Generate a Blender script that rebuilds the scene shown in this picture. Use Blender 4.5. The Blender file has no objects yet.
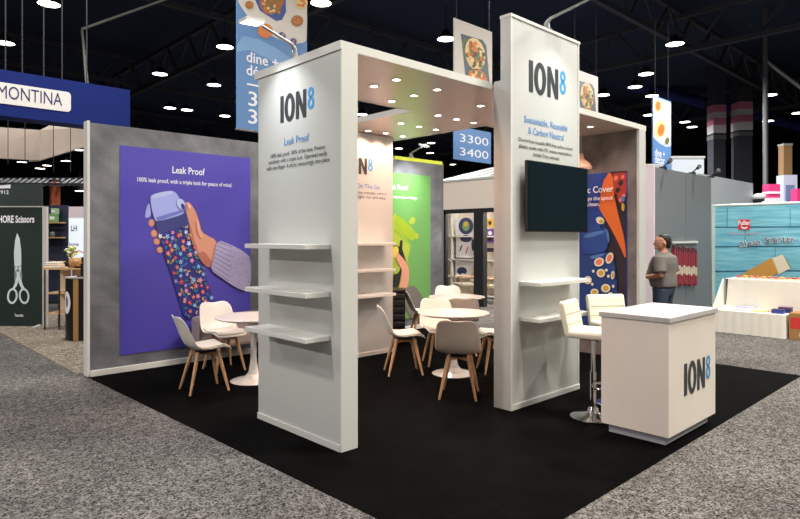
import bpy, bmesh, math, random
from mathutils import Vector, Matrix
R = math.radians
scene = bpy.context.scene
COL = scene.collection
random.seed(7)

# ------------------------------------------------------------------ camera geometry
YAW = R(46.5); FPX = 607.0; EYE = 1.65; HOR = 237.0
fw = Vector((math.cos(YAW), math.sin(YAW), 0)); rt = Vector((math.sin(YAW), -math.cos(YAW), 0))
CAM = Vector((0, 0, EYE))

def ray(u, v):
    return fw + rt * ((u - 400) / FPX) + Vector((0, 0, (HOR - v) / FPX))
def onz(u, v, z=0.0):
    d = ray(u, v); return CAM + d * ((z - EYE) / d.z)
def onx(u, v, x):
    d = ray(u, v); return CAM + d * (x / d.x)
def ony(u, v, y):
    d = ray(u, v); return CAM + d * (y / d.y)
def ondepth(u, v, t):
    return CAM + ray(u, v) * t
def onplane(u, v, p, n):
    d = ray(u, v); return CAM + d * ((p - CAM).dot(n) / d.dot(n))

cam_d = bpy.data.cameras.new('camera'); cam = bpy.data.objects.new('camera', cam_d); COL.objects.link(cam)
cam.location = CAM; cam.rotation_euler = (R(90), 0, YAW - R(90))
cam_d.sensor_width = 36; cam_d.lens = FPX / 800 * 36; cam_d.shift_y = -(259.5 - HOR) / 800
cam_d.clip_end = 400
scene.camera = cam
vs = scene.view_settings
vs.view_transform = 'Standard'; vs.look = 'None'; vs.gamma = 1; vs.use_curve_mapping = False
vs.exposure = 0.08

# ------------------------------------------------------------------ materials
def lin(c):
    r = []
    for x in c[:3]:
        x /= 255.0
        r.append(x / 12.92 if x <= 0.04045 else ((x + 0.055) / 1.055) ** 2.4)
    return tuple(r) + (1.0,)
MATS = {}
def M(name, rgb=(200, 200, 200), rough=0.5, metal=0.0, emit=None, es=1.0, spec=0.5):
    if name in MATS: return MATS[name]
    m = bpy.data.materials.new(name); m.use_nodes = True
    b = m.node_tree.nodes['Principled BSDF']
    b.inputs['Base Color'].default_value = lin(rgb)
    b.inputs['Roughness'].default_value = rough
    b.inputs['Metallic'].default_value = metal
    b.inputs['Specular IOR Level'].default_value = spec
    if emit:
        b.inputs['Emission Color'].default_value = lin(emit); b.inputs['Emission Strength'].default_value = es
    MATS[name] = m
    return m
def noise_mat(name, c1, c2, scale, rough=0.6, detail=4, lo=0.35, hi=0.65, stretch=None, bump=0.0, c3=None, scale2=None, amt2=0.5, spec=0.5):
    m = M(name, c1, rough, spec=spec); nt = m.node_tree; N = nt.nodes; L = nt.links
    b = N['Principled BSDF']
    tc = N.new('ShaderNodeTexCoord'); mp = N.new('ShaderNodeMapping')
    if stretch: mp.inputs['Scale'].default_value = stretch
    L.new(tc.outputs['Object'], mp.inputs['Vector'])
    n = N.new('ShaderNodeTexNoise'); n.inputs['Scale'].default_value = scale; n.inputs['Detail'].default_value = detail
    L.new(mp.outputs['Vector'], n.inputs['Vector'])
    r = N.new('ShaderNodeValToRGB')
    r.color_ramp.elements[0].position = lo; r.color_ramp.elements[0].color = lin(c1)
    r.color_ramp.elements[1].position = hi; r.color_ramp.elements[1].color = lin(c2)
    L.new(n.outputs['Fac'], r.inputs['Fac'])
    out = r.outputs['Color']
    if scale2:
        n2 = N.new('ShaderNodeTexNoise'); n2.inputs['Scale'].default_value = scale2; n2.inputs['Detail'].default_value = 3
        L.new(mp.outputs['Vector'], n2.inputs['Vector'])
        r2 = N.new('ShaderNodeValToRGB')
        r2.color_ramp.elements[0].position = 0.35; r2.color_ramp.elements[0].color = lin(c3)
        r2.color_ramp.elements[1].position = 0.65; r2.color_ramp.elements[1].color = (1, 1, 1, 1)
        L.new(n2.outputs['Fac'], r2.inputs['Fac'])
        mx = N.new('ShaderNodeMix'); mx.data_type = 'RGBA'; mx.blend_type = 'MULTIPLY'
        mx.inputs['Factor'].default_value = amt2
        L.new(out, mx.inputs['A']); L.new(r2.outputs['Color'], mx.inputs['B'])
        out = mx.outputs['Result']
    L.new(out, b.inputs['Base Color'])
    if bump:
        bp = N.new('ShaderNodeBump'); bp.inputs['Strength'].default_value = bump; bp.inputs['Distance'].default_value = 0.01
        L.new(n.outputs['Fac'], bp.inputs['Height']); L.new(bp.outputs['Normal'], b.inputs['Normal'])
    return m

WHITE = M('white_laminate', (198, 200, 196), 0.38)
SOFFIT = M('white_gloss_laminate', (222, 198, 188), 0.22)
WTRIM = M('white_trim', (216, 216, 210), 0.35)
COUNTER = noise_mat('white_counter_laminate', (234, 224, 212), (240, 231, 220), 1.5, 0.4)
SLAB = noise_mat('pale_stone_top', (186, 182, 180), (200, 196, 194), 30, 0.35)
PLINTH = M('brushed_plinth', (178, 178, 186), 0.4)
FLOOR = noise_mat('speckled_grey_carpet', (88, 86, 84), (112, 109, 106), 14, 0.95, 4, 0.35, 0.65, c3=(150, 150, 150), scale2=1.1, amt2=0.45, spec=0.1)
def speckle(m, scale, lo, hi):
    nt = m.node_tree; N = nt.nodes; L = nt.links; b = N['Principled BSDF']; src = b.inputs['Base Color'].links[0].from_socket
    tc = N.new('ShaderNodeTexCoord'); v = N.new('ShaderNodeTexVoronoi'); v.inputs['Scale'].default_value = scale
    L.new(tc.outputs['Object'], v.inputs['Vector'])
    r = N.new('ShaderNodeValToRGB'); r.color_ramp.elements[0].position = 0.0; r.color_ramp.elements[0].color = (lo, lo, lo, 1); r.color_ramp.elements[1].position = 1.0; r.color_ramp.elements[1].color = (hi, hi, hi, 1)
    sp = N.new('ShaderNodeSeparateColor'); L.new(v.outputs['Color'], sp.inputs['Color']); L.new(sp.outputs['Red'], r.inputs['Fac'])
    mx = N.new('ShaderNodeMix'); mx.data_type = 'RGBA'; mx.blend_type = 'MULTIPLY'; mx.inputs['Factor'].default_value = 1
    L.new(src, mx.inputs['A']); L.new(r.outputs['Color'], mx.inputs['B']); L.new(mx.outputs['Result'], b.inputs['Base Color'])
speckle(FLOOR, 90, 0.05, 1.95)
TAN = noise_mat('speckled_tan_carpet', (112, 104, 92), (140, 132, 118), 12, 0.95, 2, 0.36, 0.64, spec=0.1)
speckle(TAN, 80, 0.2, 1.8)
BLACKC = noise_mat('black_carpet_pile', (1, 1, 1), (9, 8, 7), 60, 0.95, 4, bump=0.4, c3=(40, 40, 40), scale2=3.2, amt2=0.8, spec=0.05)
CONC = noise_mat('grey_concrete_print', (92, 93, 98), (136, 136, 140), 2.2, 0.55, 6, 0.3, 0.7, c3=(190, 190, 195), scale2=9, amt2=0.4)
CONCW = noise_mat('warm_concrete_print', (96, 90, 90), (140, 132, 130), 2.2, 0.55, 6, 0.3, 0.7, c3=(190, 190, 195), scale2=9, amt2=0.4)
BEECH = noise_mat('beech_wood', (186, 140, 98), (214, 172, 128), 14, 0.45, 3, 0.3, 0.7, stretch=(6, 6, 0.6))
SHELLW = M('white_plastic', (222, 217, 208), 0.35)
PADW = M('white_leatherette', (224, 217, 205), 0.5)
SHELLT = M('taupe_plastic', (208, 195, 182), 0.4)
PADT = M('taupe_leatherette', (200, 186, 174), 0.55)
CREAM = M('cream_leatherette', (224, 218, 198), 0.45)
TABLEW = M('white_lacquer', (224, 219, 211), 0.25)
CHROME = M('chrome', (225, 225, 228), 0.08, 1.0)
BLACKP = M('black_plastic', (16, 16, 18), 0.35)
SCREEN = M('dark_screen_glass', (20, 32, 38), 0.22)
INK = M('charcoal_ink', (52, 56, 60), 0.5)
CYAN = M('blue_ink', (58, 150, 214), 0.5)
BLUEINK = M('medium_blue_ink', (66, 136, 204), 0.5)
WINK = M('white_ink', (240, 240, 245), 0.5)
LAMPM = M('lit_lamp_lens', (255, 246, 230), 0.4, emit=(255, 244, 224), es=14)
BAYM = M('lit_high_bay_lens', (255, 250, 240), 0.4, emit=(255, 248, 236), es=9)
FLOODM = M('lit_flood_panel', (250, 252, 255), 0.4, emit=(240, 248, 255), es=9)
DARKM = M('dark_painted_steel', (30, 32, 36), 0.6)
GREYM = M('grey_metal', (150, 152, 154), 0.4, 0.6)

# ------------------------------------------------------------------ object helpers
def put(o, label=None, cat=None, group=None, kind=None):
    if label: o['label'] = label
    if cat: o['category'] = cat
    if group: o['group'] = group
    if kind: o['kind'] = kind
    return o
def thing(name, label, cat, loc=(0, 0, 0), rz=0.0, group=None):
    o = bpy.data.objects.new(name, None); COL.objects.link(o)
    o.location = loc; o.rotation_euler = (0, 0, rz); o.empty_display_size = 0.1
    return put(o, label, cat, group)

class MB:
    """collects faces; build() links them as one mesh object"""
    def __init__(s): s.v = []; s.f = []; s.mi = []; s.m = []; s.xf = None
    def midx(s, m):
        if m not in s.m: s.m.append(m)
        return s.m.index(m)
    def add(s, vs, fs, m):
        k = len(s.v); i = s.midx(m)
        s.v += [Vector(p) for p in vs]
        for f in fs: s.f.append([k + a for a in f]); s.mi.append(i)
        return s
    def box(s, x0, x1, y0, y1, z0, z1, m):
        vs = [(x, y, z) for z in (z0, z1) for y in (y0, y1) for x in (x0, x1)]
        return s.add(vs, [(0, 2, 3, 1), (4, 5, 7, 6), (0, 1, 5, 4), (2, 6, 7, 3), (0, 4, 6, 2), (1, 3, 7, 5)], m)
    def bar(s, a, b, wa, wb, m, up=(0, 0, 1), da=None, db=None):
        a = Vector(a); b = Vector(b); d = (b - a).normalized(); u = Vector(up)
        if abs(d.dot(u)) > 0.95: u = Vector((1, 0, 0))
        x = d.cross(u).normalized(); y = x.cross(d)
        da = da or wa; db = db or wb
        vs = [a + x * i * wa / 2 + y * j * da / 2 for i, j in ((-1, -1), (1, -1), (1, 1), (-1, 1))] + \
             [b + x * i * wb / 2 + y * j * db / 2 for i, j in ((-1, -1), (1, -1), (1, 1), (-1, 1))]
        return s.add(vs, [(3, 2, 1, 0), (4, 5, 6, 7), (0, 1, 5, 4), (1, 2, 6, 5), (2, 3, 7, 6), (3, 0, 4, 7)], m)
    def tube(s, pts, rad, m, n=10, cap=True):
        pts = [Vector(p) for p in pts]
        if not isinstance(rad, (list, tuple)): rad = [rad] * len(pts)
        k = len(s.v); vs = []; fs = []
        prev = None
        for i, p in enumerate(pts):
            d = (pts[min(i + 1, len(pts) - 1)] - pts[max(i - 1, 0)]).normalized()
            if prev is None:
                u = Vector((0, 0, 1)) if abs(d.z) < 0.9 else Vector((1, 0, 0))
                x = d.cross(u).normalized()
            else:
                x = (prev - d * prev.dot(d)).normalized()
            prev = x; y = d.cross(x)
            for j in range(n):
                a = 2 * math.pi * j / n
                vs.append(p + (x * math.cos(a) + y * math.sin(a)) * rad[i])
        for i in range(len(pts) - 1):
            for j in range(n):
                fs.append((i * n + j, i * n + (j + 1) % n, (i + 1) * n + (j + 1) % n, (i + 1) * n + j))
        if cap:
            fs.append(tuple(range(n - 1, -1, -1))); fs.append(tuple(range((len(pts) - 1) * n, len(pts) * n)))
        return s.add(vs, fs, m)
    def lathe(s, prof, m, c=(0, 0, 0), n=32, sx=1, sy=1):
        vs = []; fs = []
        for r, z in prof:
            for j in range(n):
                a = 2 * math.pi * j / n
                vs.append((c[0] + r * sx * math.cos(a), c[1] + r * sy * math.sin(a), c[2] + z))
        for i in range(len(prof) - 1):
            for j in range(n):
                fs.append((i * n + j, i * n + (j + 1) % n, (i + 1) * n + (j + 1) % n, (i + 1) * n + j))
        return s.add(vs, fs, m)
    def poly(s, pts, m): return s.add(pts, [tuple(range(len(pts)))], m)
    def prism(s, pts, off, m):
        n = len(pts); off = Vector(off); a = [Vector(p) for p in pts]
        return s.add(a + [p + off for p in a], [tuple(range(n - 1, -1, -1)), tuple(range(n, 2 * n))] +
                     [(i, (i + 1) % n, n + (i + 1) % n, n + i) for i in range(n)], m)
    def ball(s, c, r, m, n=12, k=8):
        if not isinstance(r, (list, tuple)): r = (r, r, r)
        prof = [(math.sin(math.pi * i / k), -math.cos(math.pi * i / k)) for i in range(k + 1)]
        vs = []; fs = []
        for a, z in prof:
            for j in range(n):
                t = 2 * math.pi * j / n
                vs.append((c[0] + r[0] * a * math.cos(t), c[1] + r[1] * a * math.sin(t), c[2] + r[2] * z))
        for i in range(k):
            for j in range(n): fs.append((i * n + j, i * n + (j + 1) % n, (i + 1) * n + (j + 1) % n, (i + 1) * n + j))
        return s.add(vs, fs, m)
    def build(s, name, parent=None, world=False, smooth=False, bevel=0.0, sub=0, flat=False):
        vs = s.v
        if world and parent is not None:
            root = parent
            while root.parent: root = root.parent
            inv = Matrix.Rotation(-root.rotation_euler[2], 3, 'Z'); L = Vector(root.location)
            vs = [inv @ (p - L) for p in vs]
        me = bpy.data.meshes.new(name); me.from_pydata([tuple(p) for p in vs], [], s.f)
        for m in s.m: me.materials.append(m)
        me.polygons.foreach_set('material_index', s.mi)
        bm = bmesh.new(); bm.from_mesh(me)
        if not flat:
            bmesh.ops.remove_doubles(bm, verts=bm.verts, dist=1e-6)
            bmesh.ops.recalc_face_normals(bm, faces=bm.faces)
        bm.to_mesh(me); bm.free()
        if smooth:
            me.polygons.foreach_set('use_smooth', [True] * len(me.polygons))
        o = bpy.data.objects.new(name, me); COL.objects.link(o)
        if parent is not None: o.parent = parent
        if smooth == 'auto':
            me.set_sharp_from_angle(angle=R(35))
        if bevel:
            b = o.modifiers.new('bevel', 'BEVEL'); b.width = bevel; b.segments = 2; b.limit_method = 'ANGLE'
        if sub:
            d = o.modifiers.new('sub', 'SUBSURF'); d.levels = sub; d.render_levels = sub
        return o
def rep(root, loc, rz, label, group=None):
    """a copy of a thing with copies of its parts and sub-parts"""
    r = root.copy(); COL.objects.link(r); r.location = loc; r.rotation_euler = (0, 0, rz); r['label'] = label
    if group: r['group'] = group
    for ch in list(root.children):
        c = ch.copy(); COL.objects.link(c); c.parent = r
        for g in list(ch.children):
            d = g.copy(); COL.objects.link(d); d.parent = c
    return r

# flat lettering -------------------------------------------------------------
def glyphs(txt, bold=0.0, align='CENTER', space=1.0):
    cu = bpy.data.curves.new('t', 'FONT'); cu.body = txt; cu.size = 1; cu.align_x = align
    cu.offset = bold; cu.space_character = space; cu.resolution_u = 3
    o = bpy.data.objects.new('t', cu); COL.objects.link(o)
    dg = bpy.context.evaluated_depsgraph_get(); dg.update()
    me = o.evaluated_get(dg).to_mesh()
    vs = [Vector((v.co.x, v.co.y, 0)) for v in me.vertices]; fs = [tuple(p.vertices) for p in me.polygons]
    o.evaluated_get(dg).to_mesh_clear()
    bpy.data.objects.remove(o); bpy.data.curves.remove(cu)
    return vs, fs
def text(mb, txt, c, right, up, cap, m, bold=0.0, align='CENTER', width=None, lift=0.003, italic=0.0):
    """c: anchor on the baseline; cap: capital height in metres; width: squeeze to this width"""
    vs, fs = glyphs(txt, bold, align)
    right = Vector(right).normalized(); up = Vector(up).normalized(); n = right.cross(up)
    k = cap / 0.69; sx = k
    if width:
        w = max(v.x for v in vs) - min(v.x for v in vs); sx = width / w
    mb.add([Vector(c) + right * v.x * sx + up * v.y * k + right * v.y * k * italic + n * lift for v in vs], fs, m)
def line(t, s, anchor, cap, ink, right=(1, 0, 0), bold=0.0, width=None, align='LEFT', lift=0.004, name='lettering', up=(0, 0, 1)):
    m = MB(); text(m, s, anchor, right, up, cap, ink, bold, align, width, lift); return m.build(name, t, world=True, flat=True)
def ring(cx, cy, rx, ry, t, n=28):
    o = [(cx + rx * math.cos(2 * math.pi * i / n), cy + ry * math.sin(2 * math.pi * i / n)) for i in range(n)]
    a = [(cx + (rx - t[0]) * math.cos(2 * math.pi * i / n), cy + (ry - t[1]) * math.sin(2 * math.pi * i / n)) for i in range(n)]
    return o + a, [(i, (i + 1) % n, n + (i + 1) % n, n + i) for i in range(n)]
def logo(name, parent, c, right, up, cap, lift=0.003):
    """dark condensed I O N and a raised blue figure eight; c = left foot of the I; unit = cap height"""
    mb = MB(); right = Vector(right).normalized(); up = Vector(up).normalized(); n = right.cross(up)
    P = lambda p: Vector(c) + (right * p[0] + up * p[1]) * cap + n * lift
    mb.add([P(p) for p in ((0, 0), (0.23, 0), (0.23, 1), (0, 1))], [(0, 1, 2, 3)], INK)
    vs, fs = ring(0.63, 0.5, 0.345, 0.53, (0.215, 0.18)); mb.add([P(p) for p in vs], fs, INK)
    mb.add([P(p) for p in ((1.04, 0), (1.24, 0), (1.24, 1), (1.04, 1))], [(0, 1, 2, 3)], INK)
    mb.add([P(p) for p in ((1.50, 0), (1.70, 0), (1.70, 1), (1.50, 1))], [(0, 1, 2, 3)], INK)
    mb.add([P(p) + n * 0.0006 for p in ((1.24, 1), (1.04, 1), (1.50, 0), (1.70, 0))], [(1, 2, 3, 0)], INK)
    vs, fs = ring(1.98, 0.82, 0.18, 0.19, (0.115, 0.105), 20); mb.add([P(p) for p in vs], fs, CYAN)
    vs, fs = ring(1.98, 0.45, 0.20, 0.225, (0.12, 0.11), 20); mb.add([P(p) for p in vs], fs, CYAN)
    return mb.build(name, parent, world=True, flat=True)

# ------------------------------------------------------------------ the hall
mb = MB(); mb.box(-30, 90, -30, 90, -0.2, 0, FLOOR); put(mb.build('floor'), kind='structure')
CEILM = M('dark_ceiling', (42, 56, 84), 0.9); WALLM = M('dark_hall_wall', (44, 52, 68), 0.9)
mb = MB(); mb.box(-30, 90, -30, 90, 13, 13.2, CEILM); put(mb.build('ceiling'), kind='structure')
for nm, a in (('wall_east', (90, 90.2, -30, 90)), ('wall_north', (-30, 90, 90, 90.2)), ('wall_west', (-30.2, -30, -30, 90)), ('wall_south', (-30, 90, -30.2, -30))):
    mb = MB(); mb.box(*a, 0, 13, WALLM); put(mb.build(nm), kind='structure')
# roof steel
BEAMM = M('dusty_roof_steel', (72, 76, 84), 0.8)
ti = 0
def truss(a, b, dep, label):
    global ti
    a = Vector(a); b = Vector(b); t = thing('roof_truss', label, 'roof truss', (a.x, a.y, a.z), 0, 'steel trusses under the roof')
    m = MB(); m.bar(a, b, 0.22, 0.22, BEAMM); m.build('bottom_chord', t, world=True)
    up = Vector((0, 0, dep))
    m = MB(); m.bar(a + up, b + up, 0.22, 0.22, BEAMM); m.build('top_chord', t, world=True)
    m = MB(); n = int((b - a).length / 2.6)
    for i in range(n):
        p = a.lerp(b, i / n); q = a.lerp(b, (i + 0.5) / n) + up; r_ = a.lerp(b, (i + 1) / n)
        m.bar(p, q, 0.1, 0.1, BEAMM); m.bar(q, r_, 0.1, 0.1, BEAMM)
    m.build('web', t, world=True)
for y in (12, 24, 38, 54): truss((-20, y, 11.0), (88, y, 11.0), 1.5, 'dark steel truss spanning the hall high under the roof')
for x in (14, 30, 48): truss((x, -10, 10.6), (x, 88, 10.6), 1.7, 'dark steel truss spanning the hall high under the roof')
# high bay lamps seen in the roof: pixel -> height
bays = [(49, 4, 9.6), (5, 43, 9.6), (160, 74, 9.6), (170, 108, 9.6), (225, 47, 9.6), (214, 85, 9.6), (225, 116, 9.6), (321, 3, 9.6),
        (446, 39, 9.6), (675, 44, 9.6), (646, 74, 9.6), (635, 87, 9.6), (603, 95, 9.6), (652, 96, 9.6), (649, 115, 9.6), (770, 95, 9.6),
        (768, 121, 9.6), (798, 113, 9.6), (685, 122, 9.6), (692, 127, 9.6), (362, 114.5, 9.6), (399, 148.5, 9.6), (431, 143, 9.6), (430, 153, 9.6), (453, 164.5, 9.6),
        (22, 162, 7.5), (47, 165.5, 7.5), (78, 150, 7.5), (40, 168.5, 7.0), (66, 161, 7.5), (80, 191, 5.0), (187, 110, 9.6)]
proto = thing('high_bay_lamp', 'x', 'ceiling lamp', (0, 0, 0), 0, 'bright lamps in the hall roof')
m = MB(); m.lathe([(0.0, 0.0), (0.35, 0.0)], BAYM); m.build('lens', proto)
m = MB(); m.lathe([(0.35, -0.01), (0.38, 0.0), (0.38, 0.05), (0.2, 0.2), (0.12, 0.35), (0.0, 0.38)], DARKM, n=20); m.build('housing', proto, smooth=True)
m = MB(); m.tube([(0, 0, 0.35), (0, 0, 1.4)], 0.015, DARKM, n=6); m.build('hanger', proto)
for i, (u, v, z) in enumerate(bays):
    p = onz(u, v, z)
    lab = 'bright round high bay lamp hanging from the dark hall roof'
    if i == 0: proto.location = p; proto['label'] = lab
    else: rep(proto, p, 0, lab)
# hall fill: unseen lamps without fixtures, added and weighted to brighten chosen faces
def area(name, loc, size, power, target=None, color=(1, 0.95, 0.88), shape='DISK', spread=180):
    d = bpy.data.lights.new(name, 'AREA'); d.shape = shape; d.size = size; d.energy = power; d.color = color; d.spread = R(spread)
    o = bpy.data.objects.new(name, d); COL.objects.link(o); o.location = loc
    tg = Vector(target) if target else Vector(loc) - Vector((0, 0, 1))
    o.rotation_euler = (tg - Vector(loc)).to_track_quat('-Z', 'Y').to_euler()
    return o
def spot(name, loc, target, power, ang, blend=0.6, rad=0.04, color=(1, 0.82, 0.62)):
    d = bpy.data.lights.new(name, 'SPOT'); d.energy = power; d.spot_size = R(ang); d.spot_blend = blend; d.shadow_soft_size = rad; d.color = color
    o = bpy.data.objects.new(name, d); COL.objects.link(o); o.location = loc
    o.rotation_euler = (Vector(target) - Vector(loc)).to_track_quat('-Z', 'Y').to_euler()
    return o
HALL = 620
WARM = (1, 0.93, 0.82); NEUT = (1, 0.95, 0.92)
for (x, y, k, c) in ((-4, 5, .75, NEUT), (4, -5, .9, WARM), (-5, -6, .7, NEUT), (12, -4, .9, WARM), (13, 3.2, 1.0, WARM), (3.0, 11, .8, NEUT), (12, 12, .9, NEUT), (21, 5, 1.0, NEUT), (6, 22, .9, NEUT), (22, 20, 1.0, NEUT), (-6, 14, .9, NEUT),
                     (5, -15, .9, WARM), (6.6, 0.4, 1.7, (1, .955, .88)), (-15, 5, 3.2, (1, .92, .88)), (16, -12, 1.0, WARM), (40, 20, 2, NEUT), (20, 44, 2, NEUT), (45, 50, 2.5, NEUT), (24, 8, 1.6, NEUT), (29, 14, 1.6, NEUT)):
    area('hall_fill_light', (x, y, 9.4), 3.0 if x == 6.6 else 0.9, HALL * k, None, c)

# ------------------------------------------------------------------ black carpet of the stand, tan carpet of the next one
m = MB(); m.prism([(2.365, 1.91, 0), (8.42, 1.95, 0), (8.42, 7.72, 0), (2.25, 7.72, 0)], (0, 0, 0.005), BLACKC)
put(m.build('carpet'), 'black square carpet laid under the white stand', 'carpet')
m = MB(); m.box(2.2, 8.6, 7.95, 15, 0, 0.008, TAN)
put(m.build('carpet'), 'tan speckled carpet of the neighbouring stand behind the grey backdrop', 'carpet')

# ------------------------------------------------------------------ grey backdrop wall with two printed posters
Z0 = 0.006
bw = thing('backdrop_wall', 'long grey concrete-look backdrop wall with white edges behind the stand', 'wall', (5.33, 7.76, Z0))
m = MB(); m.box(2.27, 8.40, 7.702, 7.82, Z0, 3.0, CONC); m.build('panel', bw, world=True)
m = MB(); m.box(2.24, 2.27, 7.69, 7.83, Z0, 3.02, WTRIM); m.build('edge_trim', bw, world=True, bevel=0.003)
m = MB(); m.box(8.40, 8.42, 7.69, 7.83, Z0, 3.02, GREYM); m.build('edge_trim', bw, world=True)
m = MB(); m.box(2.27, 8.40, 7.66, 7.702, Z0, 0.075, WTRIM); m.build('baseboard', bw, world=True, bevel=0.004)
m = MB(); m.box(7.2, 8.40, 7.70, 7.83, 3.0, 3.06, M('yellow_green_strip', (206, 214, 66), 0.5)); m.build('top_strip', bw, world=True)

class Print:
    """flat printed picture: layers traced on the board's own plane"""
    def __init__(s, to, n): s.to = to; s.n = Vector(n); s.k = 0; s.mb = MB()
    def poly(s, pts, m):
        s.k += 1
        s.mb.poly([s.to(u, v) + s.n * (0.0012 * s.k) for u, v in pts], m)
    def ell(s, u, v, a, b, m, rot=0, n=16, same=False):
        c, d = math.cos(R(rot)), math.sin(R(rot))
        s.poly([(u + a * math.cos(t) * c - b * math.sin(t) * d, v + a * math.cos(t) * d + b * math.sin(t) * c) for t in [2 * math.pi * i / n for i in range(n)]], m)
        if same: s.k -= 0.93
def inside(p, poly):
    r = False; n = len(poly)
    for i in range(n):
        a, b = poly[i], poly[(i + 1) % n]
        if (a[1] > p[1]) != (b[1] > p[1]) and p[0] < (b[0] - a[0]) * (p[1] - a[1]) / (b[1] - a[1]) + a[0]: r = not r
    return r
def smooth_poly(pts, it=2):
    for _ in range(it):
        q = []
        for i in range(len(pts)):
            a, b = pts[i], pts[(i + 1) % len(pts)]
            q += [(a[0] * .75 + b[0] * .25, a[1] * .75 + b[1] * .25), (a[0] * .25 + b[0] * .75, a[1] * .25 + b[1] * .75)]
        pts = q
    return pts

# purple poster
YB = 7.702
p1 = thing('poster', 'purple poster of a hand holding a flowery blue bottle on the grey backdrop', 'poster', (3.49, YB, 0.21))
m = MB(); m.box(2.61, 4.38, YB - 0.008, YB, 0.21, 2.765, M('purple_print', (82, 73, 176), 0.35)); m.build('sheet', p1, world=True)
pr = Print(lambda u, v: ony(u, v, YB - 0.008), (0, -1, 0))
CAPC = M('print_lilac_cap', (164, 174, 236), 0.45); CAPL = M('print_pale_lilac', (184, 196, 236), 0.45); CAPD = M('print_deep_lilac', (112, 122, 196), 0.45)
BODY = M('print_navy', (50, 52, 134), 0.45); SKIN = M('print_skin', (216, 150, 124), 0.45); SKIND = M('print_skin_rose', (190, 112, 92), 0.45)
SLV = M('print_mauve_knit', (172, 162, 198), 0.5); SLVD = M('print_grey_mauve', (134, 122, 164), 0.5)
pr.poly(smooth_poly([(144.5, 217), (147.5, 204), (150, 203), (151.5, 216), (147, 218)]), CAPC)
for (u, v, a, b) in ((151.5, 223, 2.7, 3.6), (154, 233.5, 3.0, 3.6), (156.5, 241.5, 2.9, 3.3), (159.5, 250, 2.8, 3.0)): pr.ell(u, v, a + .6, b + .3, SKIND); pr.ell(u + .2, v - .3, a, b - .3, SKIN)
hand = smooth_poly([(184, 203), (188, 201.5), (192, 206), (196, 213), (199, 222), (201, 232), (208, 236), (216, 240), (218, 252), (215, 264), (208, 268), (203, 264), (197, 254), (191, 240), (188, 224)])
pr.poly(hand, SKIN)
pr.poly(smooth_poly([(197, 254), (203, 250), (209, 258), (213, 265), (208, 268), (203, 264)]), SKIND)
body = [(154, 222), (186, 213), (191, 232), (197, 252), (206, 279), (216, 305), (213.5, 312), (187, 320), (183, 316), (172, 279), (163, 252)]
pr.poly(body, BODY)
pr.poly([(154, 222), (186, 213), (189, 225), (158, 234)], M('print_slate_blue', (60, 62, 128), 0.45))
pr.poly(smooth_poly([(149, 198), (152, 194), (170, 190.2), (175.5, 192.5), (179.5, 199), (184, 212), (181, 215), (157, 221.8), (153.5, 219.5)], 2), CAPC)
pr.poly(smooth_poly([(151, 196.5), (153, 194.3), (169.5, 190.6), (174, 192.8), (165, 196), (152, 199.5)], 2), CAPL)
pr.poly([(155.5, 217.5), (182, 209.5), (183.4, 212), (157, 221.4)], CAPD)
pr.ell(180.6, 204.6, 4.6, 6.4, CAPD, -25); pr.ell(180.2, 204.0, 3.8, 5.6, CAPL, -25); pr.ell(182.2, 206.5, 1.8, 3.2, BODY, -20)
pr.poly(smooth_poly([(186.5, 203), (189.5, 204.5), (190, 209), (187, 208)]), M('print_nail', (240, 186, 170), .45))
pr.poly(smooth_poly([(196, 218), (198, 222), (199.5, 232), (203, 238), (199, 238), (196, 229)]), M('print_skin_light', (232, 172, 146), .45))
pr.poly(smooth_poly([(188, 224), (190, 226), (194, 242), (199, 255), (205, 264), (203, 265), (196, 254), (190, 240)]), SKIND)
slv = smooth_poly([(216, 239.5), (230, 244.5), (243, 251.5), (250, 258), (250, 286), (245, 291.5), (234, 287), (221, 278), (209, 269.5), (213, 257)], 1)
pr.poly(slv, SLV)
pr.k += 1
for i in range(8):
    t = i / 7; a = (216 + -6 * t, 241 + 27 * t); b = (231 + -3 * t, 247 + 34 * t)
    pr.mb.poly([pr.to(*q) + pr.n * 0.0012 * pr.k for q in ((a[0], a[1]), (b[0], b[1] - .5), (b[0], b[1] + .5), (a[0], a[1] + .9))], SLVD)
for i in range(70):
    u = random.uniform(229, 249.5); v = random.uniform(246, 290)
    if inside((u, v), slv) and inside((u + 1, v + 1), slv):
        pr.mb.poly([pr.to(*q) + pr.n * 0.0012 * pr.k for q in ((u, v), (u + .9, v + .25), (u + .9, v + .9), (u, v + .65))], SLVD)
FL = [M('print_pink', (232, 150, 178)), M('print_sky', (130, 180, 232)), M('print_pale', (208, 212, 240)), M('print_red', (206, 66, 84)), M('print_coral', (230, 122, 100)), M('print_lavender', (172, 150, 222))]
LF = [M('print_yellow', (226, 190, 86)), M('print_teal', (52, 140, 150)), M('print_leaf', (112, 150, 90)), M('print_blue_leaf', (70, 110, 200))]
inner = [(158, 235), (188, 226), (192, 238), (197, 253), (205, 279), (213, 304), (211, 309), (188, 316), (185, 314), (174, 279), (165, 251)]
placed = []; pr.k += 1
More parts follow.
